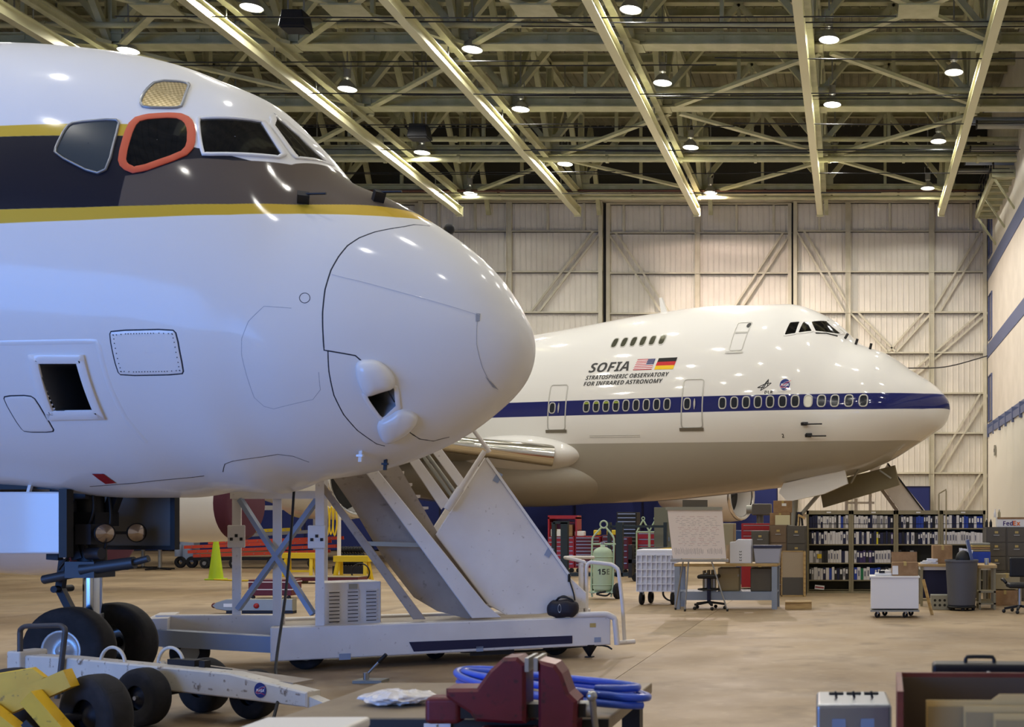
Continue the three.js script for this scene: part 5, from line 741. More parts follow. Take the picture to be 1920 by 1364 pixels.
{ // bench with easel, bins and white cart
  const D = 21.4, x0 = (1264 - PX) / FL * D, x1 = (1458 - PX) / FL * D, B = thing('long_bench', 'long wood-topped bench with grey metal legs behind the easel', 'workbench', [(x0 + x1) / 2, 0, -D]), w = (x1 - x0) / 2, T = hgt(1057, D);
  mesh('bench_top', rbox(2 * w, 0.055, 0.78, 0.008, 0, T - 0.03, -0.37), M.wood, B);
  for (const [x, z] of [[-w + 0.06, -0.02], [w - 0.06, -0.02], [-w + 0.06, -0.7], [w - 0.06, -0.7]]) { mesh('leg', bx2(x - 0.05, x + 0.05, 0, T - 0.06, z - 0.04, z + 0.04), M.greyBlue, B); }
  mesh('lower_rail', bx2(-w + 0.02, w - 0.02, 0.17, 0.32, -0.05, -0.02), M.greyBlue, B); mesh('lower_shelf', bx2(-w + 0.02, w - 0.02, 0.3, 0.33, -0.72, -0.05), M.greyBlue, B);
  const dark = thing('dark_crate', 'dark grey crate on the lower shelf at the right of the long bench', 'crate', [x1 - 0.32, 0.33, -D - 0.35]); mesh('body', rbox(0.4, 0.44, 0.5, 0.02, 0, 0.22, 0), M.cabinetGrey, dark);
  const cc = thing('beige_cabinet', 'beige steel cabinet standing under the long bench', 'cabinet', [x0 + 1.0, 0.33, -D - 0.4]); mesh('body', rbox(0.4, 0.44, 0.4, 0.01, 0, 0.22, 0), std(0x9a8a66, 0.5), cc); mesh('door', box(0.36, 0.4, 0.012, 0, 0.22, 0.204), std(0x9a8a66, 0.5), cc); mesh('hinge', box(0.02, 0.04, 0.02, 0.19, 0.3, 0.205), M.steel, cc);
  const pf = thing('paper_stack', 'row of papers standing under the long bench', 'papers', [x0 + 0.62, 0.33, -D - 0.4]); for (let i = 0; i < 6; i++) mesh('paper_bundle', bx2(-0.12 + i * 0.04, -0.085 + i * 0.04, 0, rr(0.3, 0.4), -0.12, 0.12), i % 2 ? M.white : M.tan, pf);
  const fb = thing('white_file_box', 'white file box with cut corner and row of marks', 'box', [(1388 - PX) / FL * D, T, -D - 0.2]); mesh('body', prism([[-0.2, 0], [0.2, 0], [0.2, 0.45], [-0.06, 0.45], [-0.1, 0.41], [-0.2, 0.4]], -0.15, 0.15, 0.005), M.whitePlastic, fb); for (let i = 0; i < 4; i++) mesh('printed_mark', prism([[-0.025, 0.02], [0, 0], [0.025, 0.02], [0.018, -0.004], [-0.018, -0.004]], 0.151, 0.154).translate(0, 0.05 + i * 0.055, 0), M.black, fb);
  const tt = thing('grey_tote', 'pale grey plastic tote with dark lid on the long bench', 'tote', [(1438 - PX) / FL * D, T, -D - 0.2]); mesh('body', prism([[-0.22, 0], [0.22, 0], [0.255, 0.29], [-0.255, 0.29]], -0.18, 0.18, 0.01), std(0xa6aabc, 0.45), tt); mesh('lid', rbox(0.54, 0.05, 0.4, 0.01, 0, 0.315, 0), std(0x2c3050, 0.5), tt);
  const rol = thing('paper_roll', 'small brown paper bag standing beside the white file box', 'bag', [(1364 - PX) / FL * D, T, -D - 0.3]); mesh('body', lathe([[0, 0], [0.07, 0], [0.08, 0.16], [0.05, 0.28], [0.06, 0.34]], 10), std(0xb09a80, 0.8), rol);
  // stool tucked under
  const st = onFloor('shop_stool', 'dark swivel stool tucked under the long bench', 'stool', 1328, 21.3); mesh('seat', rbox(0.4, 0.07, 0.4, 0.03, 0, 0.62, -0.1), M.black, st); mesh('column', pipe([0, 0.14, -0.1], [0, 0.6, -0.1], 0.035), M.navy, st); mesh('foot_ring', ring(0.2, 0.015, 28, 8).rotateX(Math.PI / 2).translate(0, 0.38, -0.1), M.black, st); for (let i = 0; i < 5; i++) { const a = i * 1.2566; const l = mesh('leg', bar([0, 0.14, -0.1], [0.3 * Math.cos(a), 0.1, -0.1 + 0.3 * Math.sin(a)], 0.04), M.black, st); mesh('caster', new THREE.SphereGeometry(0.035, 10, 8).translate(0.3 * Math.cos(a), 0.035, -0.1 + 0.3 * Math.sin(a)), M.black, l); }
  // easel
  const e = onFloor('flip_chart', 'flip chart easel with a large written sheet', 'easel', 1312, 20.95), k = 20.95 / FL, q = (px, py) => [(px - 1312) * k, hgt(py, 20.95)];
  mesh('board', prism([q(1252, 955), q(1353, 955), q(1361, 1046), q(1262, 1046)], -0.05, -0.03), M.steel, e);
  const sheet = canvasTex(512, 512, (g, w, h) => { g.fillStyle = '#e8dedc'; g.fillRect(0, 0, w, h); g.lineWidth = 1.6; let s2 = 3; const R = () => (s2 = (s2 * 16807) % 2147483647) / 2147483647; for (let r = 0; r < 17; r++) { g.strokeStyle = R() < 0.3 ? '#9a5a66' : '#6c6878'; let x = 60 + R() * 60; while (x < 440) { const n = 12 + R() * 50; g.beginPath(); g.moveTo(x, 70 + r * 19); for (let i = 0; i < n; i += 4) g.lineTo(x + i, 70 + r * 19 + (R() - 0.5) * 8); g.stroke(); x += n + 8 + R() * 40; } } g.strokeStyle = '#4c4858'; for (let i = 0; i < 46; i++) { const x = 24 + i * 10 + R() * 5; if (x > 300 && x < 330) continue; g.beginPath(); g.moveTo(x, 395 + R() * 24); g.lineTo(x + 3, 455 + R() * 16); g.stroke(); } });
  { const c = [q(1251, 957), q(1353.5, 957), q(1361.5, 1048), q(1261, 1048)], g = new THREE.BufferGeometry(); g.setAttribute('position', new THREE.Float32BufferAttribute([c[3], c[2], c[1], c[0]].flatMap((v) => [v[0], v[1], -0.022]), 3)); g.setAttribute('uv', new THREE.Float32BufferAttribute([0, 0, 1, 0, 1, 1, 0, 1], 2)); g.setIndex([0, 1, 2, 0, 2, 3]); g.computeVertexNormals(); mesh('written_sheet', g, std(0xffffff, 0.7, 0, { map: sheet }), e, true); }
  mesh('clamp_bar', bx2(q(1248, 0)[0], q(1354, 0)[0], hgt(957, 20.95), hgt(951, 20.95), -0.05, 0.0), M.galv, e); mesh('clamp_plate', bx2(q(1279, 0)[0], q(1326, 0)[0], hgt(954, 20.95), hgt(938, 20.95), -0.06, -0.04), M.cabinetGrey, e);
  mesh('pen_tray', bx2(q(1258, 0)[0], q(1366, 0)[0], hgt(1054, 20.95), hgt(1049, 20.95), -0.03, 0.06), M.steel, e);
  for (const [a, b] of [[[1291, 1050], [1284.6, 1144]], [[1333, 1050], [1364, 1143]], [[1281, 1050], [1261, 1139]]]) { const A = q(...a), Bq = q(...b), z = b[0] < 1270 ? -0.35 : 0.02; const l = mesh('leg', pipe([A[0], A[1], -0.02], [Bq[0], 0.02, z], 0.014, 8), M.steel, e); mesh('foot', pipe([Bq[0], 0.0, z], [Bq[0], 0.04, z], 0.02, 8), M.black, l); }
  // white ribbed bin cart
  const D2 = 22.5, bc = onFloor('ribbed_bin_cart', 'white ribbed plastic bin cart on black wheels', 'cart', 1231, D2), bw = 0.39, yb = hgt(1109, D2), yt = hgt(1032, D2);
  mesh('bin_body', rbox(2 * bw, yt - yb - 0.1, 0.6, 0.015, 0, (yb + yt - 0.1) / 2, -0.32), M.whitePlastic, bc); mesh('lid', rbox(2 * bw + 0.03, 0.12, 0.64, 0.03, 0, yt - 0.05, -0.32), M.whitePlastic, bc);
  for (let i = 0; i <= 8; i++) mesh('vertical_rib', bx2(-bw + i * bw / 4 - 0.01, -bw + i * bw / 4 + 0.01, yb, yt - 0.1, -0.02, 0.035), M.whitePlastic, bc); for (let i = 0; i < 6; i++) mesh('horizontal_rib', bx2(-bw, bw, yb + i * (yt - yb - 0.1) / 5 - 0.01, yb + i * (yt - yb - 0.1) / 5 + 0.01, -0.02, 0.033), M.whitePlastic, bc);
  mesh('latch', box(0.03, 0.07, 0.02, -0.02, yt - 0.13, 0.025), M.steel, bc);
  for (const [x, z] of [[-0.3, -0.05], [0.32, -0.05], [-0.2, -0.5], [0.25, -0.5]]) { const t = mesh('wheel', tyre(0.125, 0.06, 0.05).rotateY(Math.PI / 2 - 0.15).translate(x, 0.125, z), M.rubber, bc); mesh('caster_fork', bx2(x - 0.04, x + 0.04, 0.2, yb, z - 0.04, z + 0.04), M.galv, t); }
  tag(mesh('cable_loop', ring(0.16, 0.018, 28, 8).scale(1.2, 1, 1).translate((1244 - PX) / FL * 22.3, 0.178, -23.4), M.black), 'black cable loop on the floor under the bin cart', 'cable');
}
{ // mint gas bottle cart
  const D = 24.2, g = onFloor('gas_bottle_cart', 'mint green gas bottle on a two-wheeled cart, numbered 15', 'gas cylinder', 1130, D), r = 0.205, y0 = hgt(1109, D), y1 = hgt(1027, D);
  mesh('bottle', lathe([[0, y0], [r * 0.8, y0], [r, y0 + 0.06], [r, y1 - 0.13], [r * 0.85, y1 - 0.05], [r * 0.45, y1], [0.05, y1 + 0.01], [0.05, y1 + 0.06], [0, y1 + 0.06]], 32), M.mint, g);
  mesh('valve', [pipe([0, y1 + 0.04, 0], [0, y1 + 0.12, 0], 0.03), bar([-0.05, y1 + 0.1, 0], [0.05, y1 + 0.1, 0], 0.02)], M.steel, g);
  mesh('band', [ring(r + 0.004, 0.012, 32, 6).rotateX(Math.PI / 2).translate(0, y1 - 0.2, 0), ring(r + 0.004, 0.012, 32, 6).rotateX(Math.PI / 2).translate(0, y0 + 0.14, 0)], M.mint, g);
  const tx = (s, x, y, h) => { const t = textShape(s, fontB, h), p = t.attributes.position; for (let i = 0; i < p.count; i++) { const a = (p.getX(i) + x) / r; p.setXYZ(i, Math.sin(a) * (r + 0.004), p.getY(i) + y, Math.cos(a) * (r + 0.004)); } t.computeVertexNormals(); return t; };
  mesh('number_lettering', tx('15', -0.06, y0 + 0.36, 0.12), M.black, g); mesh('number_lettering', tx('E', 0.13, y0 + 0.36, 0.12), std(0x6f7a6c, 0.6), g);
  for (const s of [-1, 1]) { mesh('frame_tube', tube([[s * 0.2, 0.05, 0.1], [s * 0.23, y0 + 0.1, 0.06], [s * 0.23, hgt(1010, D), -0.05], [s * 0.05, hgt(990, D), -0.1]], 0.02, 30, 8, false, 0.1), M.mint, g); const t = mesh('wheel', tyre(0.17, 0.09, 0.07).rotateY(Math.PI / 2 - 0.25 * s).translate(s * 0.32, 0.17 + (s > 0 ? 0 : 0.08), s > 0 ? 0 : -0.5), M.rubber, g); mesh('wheel_hub', pipe([s * 0.27, 0.17 + (s > 0 ? 0 : 0.08), s > 0 ? 0 : -0.5], [s * 0.37, 0.17 + (s > 0 ? 0 : 0.08), s > 0 ? 0 : -0.5], 0.05), M.darkIron, t); }
  mesh('tow_ring', ring(0.075, 0.018, 28, 8).translate(0, hgt(984, D), -0.1), M.mint, g); mesh('cross_bar', pipe([-0.25, y1 + 0.07, -0.04], [0.27, y1 + 0.07, -0.04], 0.02), M.mint, g); mesh('base_plate', box(0.5, 0.03, 0.4, 0, y0 - 0.02, -0.05), M.mint, g); mesh('axle', pipe([-0.33, 0.24, -0.45], [0.33, 0.17, 0.02], 0.02), M.darkIron, g);
  mesh('hose', tube([[0.1, y0, 0.15], [-0.1, 0.12, 0.15], [0.1, 0.08, 0.16], [0.2, 0.14, 0.14]], 0.02, 30, 7), M.black, g);
}
function toolChest(label, px, d, w, top, n, mat, tilt = 0, front = mat) {
  const c = onFloor('tool_chest', label, 'tool chest', px, d, tilt, 'tool chests along the back'), b = 0.15;
  mesh('body', rbox(w, top - b, 0.6, 0.01, 0, (top + b) / 2, -0.3), mat, c);
  for (let i = 0; i < n; i++) { const y0 = b + 0.03 + i * (top - b - 0.05) / n, y1 = y0 + (top - b - 0.05) / n - 0.012; const f = mesh('drawer', bx2(-w / 2 + 0.03, w / 2 - 0.03, y0, y1, 0, 0.018), front, c); mesh('drawer_pull', bx2(-w / 2 + 0.04, w / 2 - 0.04, y1 - 0.035, y1 - 0.008, 0.018, 0.035), M.steel, f); }
  for (const s of [-1, 1]) mesh('caster', pipe([s * (w / 2 - 0.1), 0.075, -0.02], [s * (w / 2 - 0.1), 0.075, -0.08], 0.075, 14), M.rubber, c);
  return c;
}
{ // tool chests and clutter under the far jet
  const D = 36;
  toolChest('red tool chest with tall hutch at the left of the chests', 1052, D, 0.84, hgt(1006, D), 7, M.red);
  const hu = thing('chest_hutch', 'open red hutch standing on the leftmost tool chest', 'hutch', [(1052 - PX) / FL * D, hgt(1006, D), -D - 0.3]); mesh('frame', [bx2(-0.42, 0.5, 0.55, 0.66, -0.3, 0.3), bx2(-0.42, -0.37, 0, 0.6, -0.3, 0.3), bx2(0.45, 0.5, 0, 0.6, -0.3, 0.3), bx2(-0.42, 0.5, 0, 0.6, -0.32, -0.3)], M.red, hu); mesh('shelf', bx2(-0.37, 0.45, 0.42, 0.44, -0.3, 0.2), M.red, hu);
  carton('small white box on top of the leftmost tool chest', (1044 - PX) / FL * D, hgt(1006, D), -D - 0.1, 0.35, 0.22, 0.3, 0, 0, M.white);
  carton('brown box on the tool chest beside the red hutch', (1066 - PX) / FL * D, hgt(1006, D), -D - 0.05, 0.24, 0.36, 0.3, 0.1, 0);
  toolChest('wide red tool chest behind the gas bottle', 1102, D, 0.8, hgt(1006, D), 9, M.red, 0, M.redDark);
  toolChest('dark red tool chest right of the gas bottle', 1141, D, 0.42, hgt(1004, D), 7, M.redDark);
  toolChest('tall black tool chest with bright drawer pulls', 1175, D, 0.64, hgt(961, D), 14, M.black);
  toolChest('maroon tool chest in front of the tall black chest', 1169, D - 0.9, 0.3, hgt(1008, D - 0.9), 5, M.redDark);
  toolChest('red tool chest behind the ribbed bin cart', 1222, D, 0.9, hgt(998, D), 6, M.red);
  for (const [px, py, w, m, l] of [[1086, 1006, 0.3, M.white, 'pale rag heap'], [1118, 1004, 0.2, M.yellow, 'yellow tool case'], [1146, 1004, 0.3, M.yellow, 'larger yellow tool case']]) { const o = thing('tool_case', l + ' lying on the tool chests', 'case', [(px - PX) / FL * D, hgt(py, D), -D - 0.15]); mesh('body', rbox(w, 0.16, 0.25, 0.03, 0, 0.08, 0), m, o); mesh('handle', tube([[-0.06, 0.16, 0], [-0.05, 0.2, 0], [0.05, 0.2, 0], [0.06, 0.16, 0]], 0.01, 14, 6, false, 0.2), M.black, o); }
  const R = onFloor('engine_rack', 'dark green steel rack frame before the tool chests', 'rack', 1110, 33.5), rk = 33.5 / FL, gm = std(0x16262a, 0.5);
  for (const [px, w] of [[1039, 0.1], [1059, 0.2], [1143, 0.09], [1162, 0.2], [1248, 0.1]]) mesh('post', bx2((px - 1110) * rk - w / 2, (px - 1110) * rk + w / 2, 0, hgt(980, 33.5), -0.1, 0.1), gm, R);
  mesh('top_bar', bx2((1039 - 1110) * rk, (1066 - 1110) * rk, 1.56, 1.64, -0.1, 0.1), gm, R); mesh('top_bar', bx2((1143 - 1110) * rk, (1250 - 1110) * rk, 1.45, 1.52, -0.05, 0.05), gm, R); mesh('base_bar', bx2((1035 - 1110) * rk, (1250 - 1110) * rk, 0.02, 0.12, -0.1, 0.1), gm, R);
  [1206, 1229].forEach((px, i) => { const s = onFloor('lifting_frame', (i ? 'right' : 'left') + ' of two pale triangular lifting frames behind the bin cart', 'frame', px, 35); mesh('triangle_frame', [pipe([-0.2, 1.3, 0], [0, 1.68, 0], 0.025), pipe([0.2, 1.3, 0], [0, 1.68, 0], 0.025), pipe([-0.22, 1.3, 0], [0.22, 1.3, 0], 0.025)], M.mint, s); mesh('eye', ring(0.045, 0.015, 16, 6).translate(0, 1.72, 0), M.mint, s); for (const x of [-0.2, 0.2]) mesh('leg', pipe([x, 0, 0], [x, 1.3, 0], 0.025), M.mint, s); });
  const ub = onFloor('utility_trolley', 'dark utility trolley with yellow rail behind the bin cart', 'trolley', 1226, 31); mesh('frame', [bx2(-0.7, 0.7, 0.5, 0.6, -0.5, 0), bx2(-0.7, -0.6, 0.1, 1.0, -0.4, 0), bx2(0.6, 0.7, 0.1, 1.1, -0.4, 0)], M.black, ub); mesh('yellow_rail', bar([-0.4, 0.82, 0.02], [0.5, 0.9, 0.02], 0.05, 0.06), M.yellow, ub); mesh('engine_block', rbox(0.9, 0.3, 0.4, 0.05, 0, 0.78, -0.25), M.darkIron, ub); for (const x of [-0.5, 0.5]) mesh('wheel', pipe([x, 0.1, 0.02], [x, 0.1, -0.06], 0.1, 14), M.rubber, ub);
  const gc = onFloor('grey_locker', 'tall olive grey locker behind the easel', 'locker', 1243, 34); mesh('body', rbox(0.55, hgt(952, 34), 0.5, 0.01, 0, hgt(952, 34) / 2, -0.3), std(0x6f6f5c, 0.5), gc); mesh('door', box(0.5, 1.7, 0.02, 0, 1.0, -0.04), std(0x6f6f5c, 0.5), gc); mesh('handle', box(0.02, 0.12, 0.03, 0.18, 1.1, -0.02), M.steel, gc);
  const bl = onFloor('blue_cabinet', 'blue cabinet behind the white file box', 'cabinet', 1385, 30); mesh('body', rbox(0.5, 1.4, 0.5, 0.01, 0, 0.7, 0), std(0x2c4a7a, 0.5), bl); mesh('door', box(0.45, 1.3, 0.02, 0, 0.7, 0.255), std(0x2c4a7a, 0.5), bl);
  const tc = onFloor('tan_cabinet', 'tall tan cabinet behind the easel right edge', 'cabinet', 1366, 28); mesh('body', rbox(0.32, hgt(982, 28), 0.5, 0.01, 0, hgt(982, 28) / 2, 0), std(0x9a9274, 0.5), tc); mesh('door', box(0.28, 1.4, 0.02, 0, 0.8, 0.255), std(0x9a9274, 0.5), tc);
}
{ // right-hand desk area
  const p = (px, d) => (px - PX) / FL * d;
  const D = 19.5, c = onFloor('white_box_cart', 'white box cart on four small casters', 'cart', 1678, D), hb = hgt(1144, D), ht = hgt(1081, D);
  mesh('cart_body', rbox(0.82, ht - hb - 0.03, 0.56, 0.012, 0, (hb + ht) / 2, -0.28), M.white, c); mesh('lid', rbox(0.86, 0.03, 0.6, 0.008, 0, ht - 0.015, -0.28), M.white, c); mesh('base_board', box(0.84, 0.03, 0.58, 0, hb - 0.02, -0.28), M.galv, c);
  for (const [x, z] of [[-0.3, -0.06], [0.18, -0.06], [-0.16, -0.5], [0.3, -0.5]]) { const w = mesh('caster', tyre(0.055, 0.035, 0.02).rotateY(0.7).translate(x, 0.055, z), M.rubber, c); mesh('caster_fork', bx2(x - 0.025, x + 0.025, 0.07, hb - 0.03, z - 0.025, z + 0.025), M.steel, w); }
  carton('opened brown carton with raised flap on the white box cart', p(1697.5, D), ht, -D - 0.25, 0.45, 0.235, 0.34, 0, 0.17, M.card, [-0.17, 0.1, 0.1, 0.15]);
  const pp = thing('folded_cloth', 'white folded cloth with black strap on the cart beside the carton', 'cloth', [p(1657, D), ht, -D - 0.22]); mesh('cloth', rbox(0.3, 0.05, 0.2, 0.02, 0, 0.025, 0), M.white, pp); mesh('cloth_fold', rbox(0.16, 0.05, 0.16, 0.02, 0.04, 0.07, 0.0, 0.3), M.white, pp); mesh('strap', box(0.1, 0.04, 0.03, -0.03, 0.07, 0.09), M.black, pp);
  const wl = onFloor('wooden_ladder_leg', 'thin wooden prop leaning on the right side of the box cart', 'prop', 1738, 20.2); mesh('pole', bar([-0.06, 0.62, -0.1], [0.09, 0.0, 0.05], 0.03, 0.05), M.wood, wl);
  const D2 = 22.2, dk = thing('desk', 'wood-topped desk cluttered with papers before the right bookcases', 'desk', [p(1795, D2), 0, -D2]), dt = hgt(1058, D2), hw = 0.75;
  mesh('desk_top', rbox(2 * hw, 0.05, 0.75, 0.008, 0, dt - 0.025, -0.3), M.wood, dk); mesh('apron', bx2(-hw + 0.03, hw - 0.03, dt - 0.12, dt - 0.05, -0.6, 0.0), M.white, dk); for (const [x, z] of [[-hw + 0.05, 0.03], [hw - 0.05, 0.03], [-hw + 0.05, -0.62], [hw - 0.05, -0.62]]) mesh('leg', box(0.05, dt - 0.05, 0.05, x, (dt - 0.05) / 2, z), M.shelf, dk); mesh('lower_rail', bx2(-hw, hw, 0.1, 0.14, 0.0, 0.03), M.shelf, dk); mesh('knee_panel', bx2(-hw + 0.05, hw - 0.3, 0.15, dt - 0.12, -0.1, -0.08), M.navy, dk);
  carton('brown carton on the cluttered desk', p(1767, 22.3), dt, -22.45, 0.38, 0.36, 0.3, 0.05, 0);
  [[1738, 0.06, M.white, 'thick'], [1746, 0.1, M.whitePlastic, 'tallest'], [1790, 0.05, M.white, 'thin']].forEach(([px, h, m, l]) => { const o = thing('paper_pile', l + ' pile of white papers on the cluttered desk', 'papers', [p(px, 22.3), dt, -22.3], rr(-0.2, 0.2), 'papers on the desk'); for (let i = 0; i < 3; i++) mesh('paper_stack', box(0.24 - i * 0.02, h / 3, 0.3, 0.01 * i, h / 6 + i * h / 3, 0, rr(-0.15, 0.15)), m, o); });
  const mm = thing('white_binder_stack', 'leaning white document sleeves on the desk behind the bin', 'papers', [p(1812, 22.4), dt, -22.5]); for (let i = 0; i < 4; i++) mesh('sleeve', box(0.05, 0.3 - 0.02 * i, 0.22, -0.1 + i * 0.06, 0.15, 0, 0, 0, -0.08 * i), M.whitePlastic, mm);
  const D3 = 21.2, tb = onFloor('waste_barrel', 'dark grey waste barrel with blue board leaning out', 'bin', 1803, D3), th = hgt(1050, D3); mesh('barrel', lathe([[0, 0.08], [0.24, 0.08], [0.255, 0.12], [0.3, th - 0.04], [0.315, th - 0.04], [0.315, th], [0.3, th], [0.27, th - 0.1], [0.24, 0.14], [0, 0.12]], 36), M.barrel, tb); mesh('dolly', lathe([[0, 0.05], [0.27, 0.05], [0.27, 0.085], [0, 0.085]], 28), M.black, tb); for (let i = 0; i < 5; i++) mesh('caster', new THREE.SphereGeometry(0.035, 10, 8).translate(0.22 * Math.cos(i * 1.257 + 0.3), 0.035, 0.22 * Math.sin(i * 1.257 + 0.3)), M.black, tb);
  const kb = thing('computer_keyboard', 'blue-grey keyboard sticking up out of the waste barrel', 'keyboard', [p(1819, D3), th - 0.12, -D3 + 0.02]); mesh('keyboard_body', rbox(0.05, 0.5, 0.16, 0.01, 0, 0.25, 0, 0, 0, 0.22), std(0x54608a, 0.5), kb); mesh('key_bed', box(0.01, 0.46, 0.13, -0.03, 0.25, 0, 0, 0, 0.22), M.greyBlue, kb);
  const bb = thing('black_bag', 'crumpled black bag rim in the waste barrel', 'bag', [p(1806, D3), th - 0.06, -D3]); mesh('bag', new THREE.SphereGeometry(0.16, 20, 14).scale(0.9, 1.1, 0.8).translate(0, 0.06, 0), M.black, bb);
  const pb = onFloor('perforated_box', 'grey box with round holes under the desk', 'box', 1762, 21.4); mesh('body', rbox(0.34, 0.28, 0.3, 0.01, 0, 0.14, 0), M.galv, pb); for (let i = 0; i < 6; i++) mesh('hole', pipe([-0.1 + (i % 3) * 0.09, 0.09 + (i > 2 ? 0.09 : 0), 0.15], [-0.1 + (i % 3) * 0.09, 0.09 + (i > 2 ? 0.09 : 0), 0.153], 0.025, 12), M.black, pb);  // black discs on the face paint the shade inside round holes
  const D4 = 21.3, tl = onFloor('small_table', 'small wood-topped steel table right of the waste barrel', 'table', 1851, D4), tt = hgt(1060, D4); mesh('table_top', rbox(0.36, 0.06, 0.5, 0.008, 0, tt - 0.03, -0.2), M.wood, tl); for (const [x, z] of [[-0.14, 0], [0.14, 0], [-0.14, -0.4], [0.14, -0.4]]) mesh('leg', box(0.04, tt - 0.06, 0.04, x, (tt - 0.06) / 2, z), M.shelf, tl); for (const y of [0.1, 0.32]) mesh('shelf', bx2(-0.16, 0.16, y, y + 0.03, -0.42, 0.02), M.shelf, tl);
  const cn = thing('metal_can', 'metal can standing on the small table', 'can', [p(1851, D4), tt, -D4 - 0.1]); mesh('can_body', lathe([[0, 0], [0.04, 0], [0.042, 0.005], [0.042, 0.12], [0, 0.12]], 20), M.steel, cn); mesh('rim', ring(0.041, 0.004, 20, 6).rotateX(Math.PI / 2).translate(0, 0.12, 0), M.steel, cn);
  const bs = thing('blue_bin', 'blue plastic bin with stacked trays on top behind the barrel', 'bin', [p(1839, 22.8), dt, -22.9]); mesh('bin_body', rbox(0.38, 0.22, 0.3, 0.01, 0, 0.11, 0), M.blue, bs); for (let i = 0; i < 4; i++) mesh('tray', rbox(0.36, 0.035, 0.28, 0.006, 0, 0.245 + i * 0.045, 0, rr(-0.05, 0.05)), [M.tan, M.card, M.tape, M.galv][i], bs);
  [[1868, 'left', 23.5], [1906, 'right', 23.5]].forEach(([px, l, d]) => fileCabinet(l + ' tall dark file cabinet of the pair under the delivery box', px, d, 0.415, 5, hgt(989, d), M.cabinetGrey, 'tall file cabinets at the right'));
  const fx = thing('delivery_box', 'flat white delivery box with purple and orange lettering', 'box', [p(1900, 23.4), hgt(989, 23.5), -23.7]); mesh('box_body', rbox(0.62, 0.2, 0.3, 0.006, 0, 0.1, 0), M.white, fx); mesh('top_flap', bx2(-0.31, 0.31, 0.165, 0.205, 0.13, 0.158), M.card, fx);
  for (const [s, x, m, w] of [['Fed', -0.19, std(0x3a1a68, 0.5), 0.2], ['Ex', 0.015, std(0xe06a1c, 0.5), 0.15]]) { const t = textShape(s, fontB, 0.1, 0, w).translate(x, 0.03, 0.156); mesh('lettering', t, m, fx); }
  const D5 = 20.6, ch = onFloor('office_chair', 'dark swivel office chair at the right edge', 'chair', 1912, D5); mesh('seat', rbox(0.46, 0.09, 0.46, 0.04, 0, 0.5, 0), M.black, ch); mesh('backrest', rbox(0.42, 0.36, 0.07, 0.03, 0.05, 0.82, -0.2), M.black, ch); mesh('armrest', [tube([[-0.26, 0.55, 0.1], [-0.3, 0.6, 0.05], [-0.3, 0.6, -0.15]], 0.03, 16, 8)], M.black, ch); mesh('column', pipe([0, 0.12, 0], [0, 0.46, 0], 0.03), M.steel, ch); for (let i = 0; i < 5; i++) { const a = i * 1.257 + 0.6, l = mesh('leg', bar([0, 0.13, 0], [0.28 * Math.cos(a), 0.08, 0.28 * Math.sin(a)], 0.04), M.black, ch); mesh('caster', new THREE.SphereGeometry(0.035, 10, 8).translate(0.29 * Math.cos(a), 0.035, 0.29 * Math.sin(a)), M.black, l); }
  for (const [px, y, l] of [[1862, 0, 'lower brown carton on the floor behind the office chair'], [1866, 0.32, 'upper pale carton stacked behind the office chair']]) carton(l, p(px + 24, 22.2), y, -22.5, 0.5, 0.3, 0.36, 0, 0, y ? M.tan : M.card);
  const po = onFloor('pole_stand', 'thin upright pole stand with hooked arm before the rightmost bookcase', 'stand', 1774, 24.6); mesh('pole', pipe([0, 0, 0], [0, hgt(920, 24.6), 0], 0.015, 8), M.tan, po); mesh('pole', pipe([-0.15, 0, -0.1], [-0.15, hgt(927, 24.6), -0.1], 0.015, 8), M.tan, po); mesh('arm', pipe([-0.15, hgt(926, 24.6), -0.1], [0, hgt(918, 24.6), 0], 0.015, 8), M.tan, po); mesh('foot', box(0.3, 0.03, 0.3, -0.07, 0.015, -0.05), M.darkIron, po);
  for (let i = 0; i < 4; i++) { const b = thing('bottle', nd[i + 1] + ' small dark bottle from the left on top of the cabinets', 'bottle', [p(1853 + i * 8, 23.4) , hgt(989, 23.5) + (i > 1 ? 0.2 : 0), -23.7], 0, 'bottles on the cabinets'); mesh('bottle_body', lathe([[0, 0], [0.03, 0], [0.03, 0.1], [0.012, 0.13], [0.012, 0.16], [0, 0.16]], 12), [M.black, M.black, M.white, M.tan][i], b); mesh('cap', pipe([0, 0.155, 0], [0, 0.175, 0], 0.014, 8), M.white, b); }
}
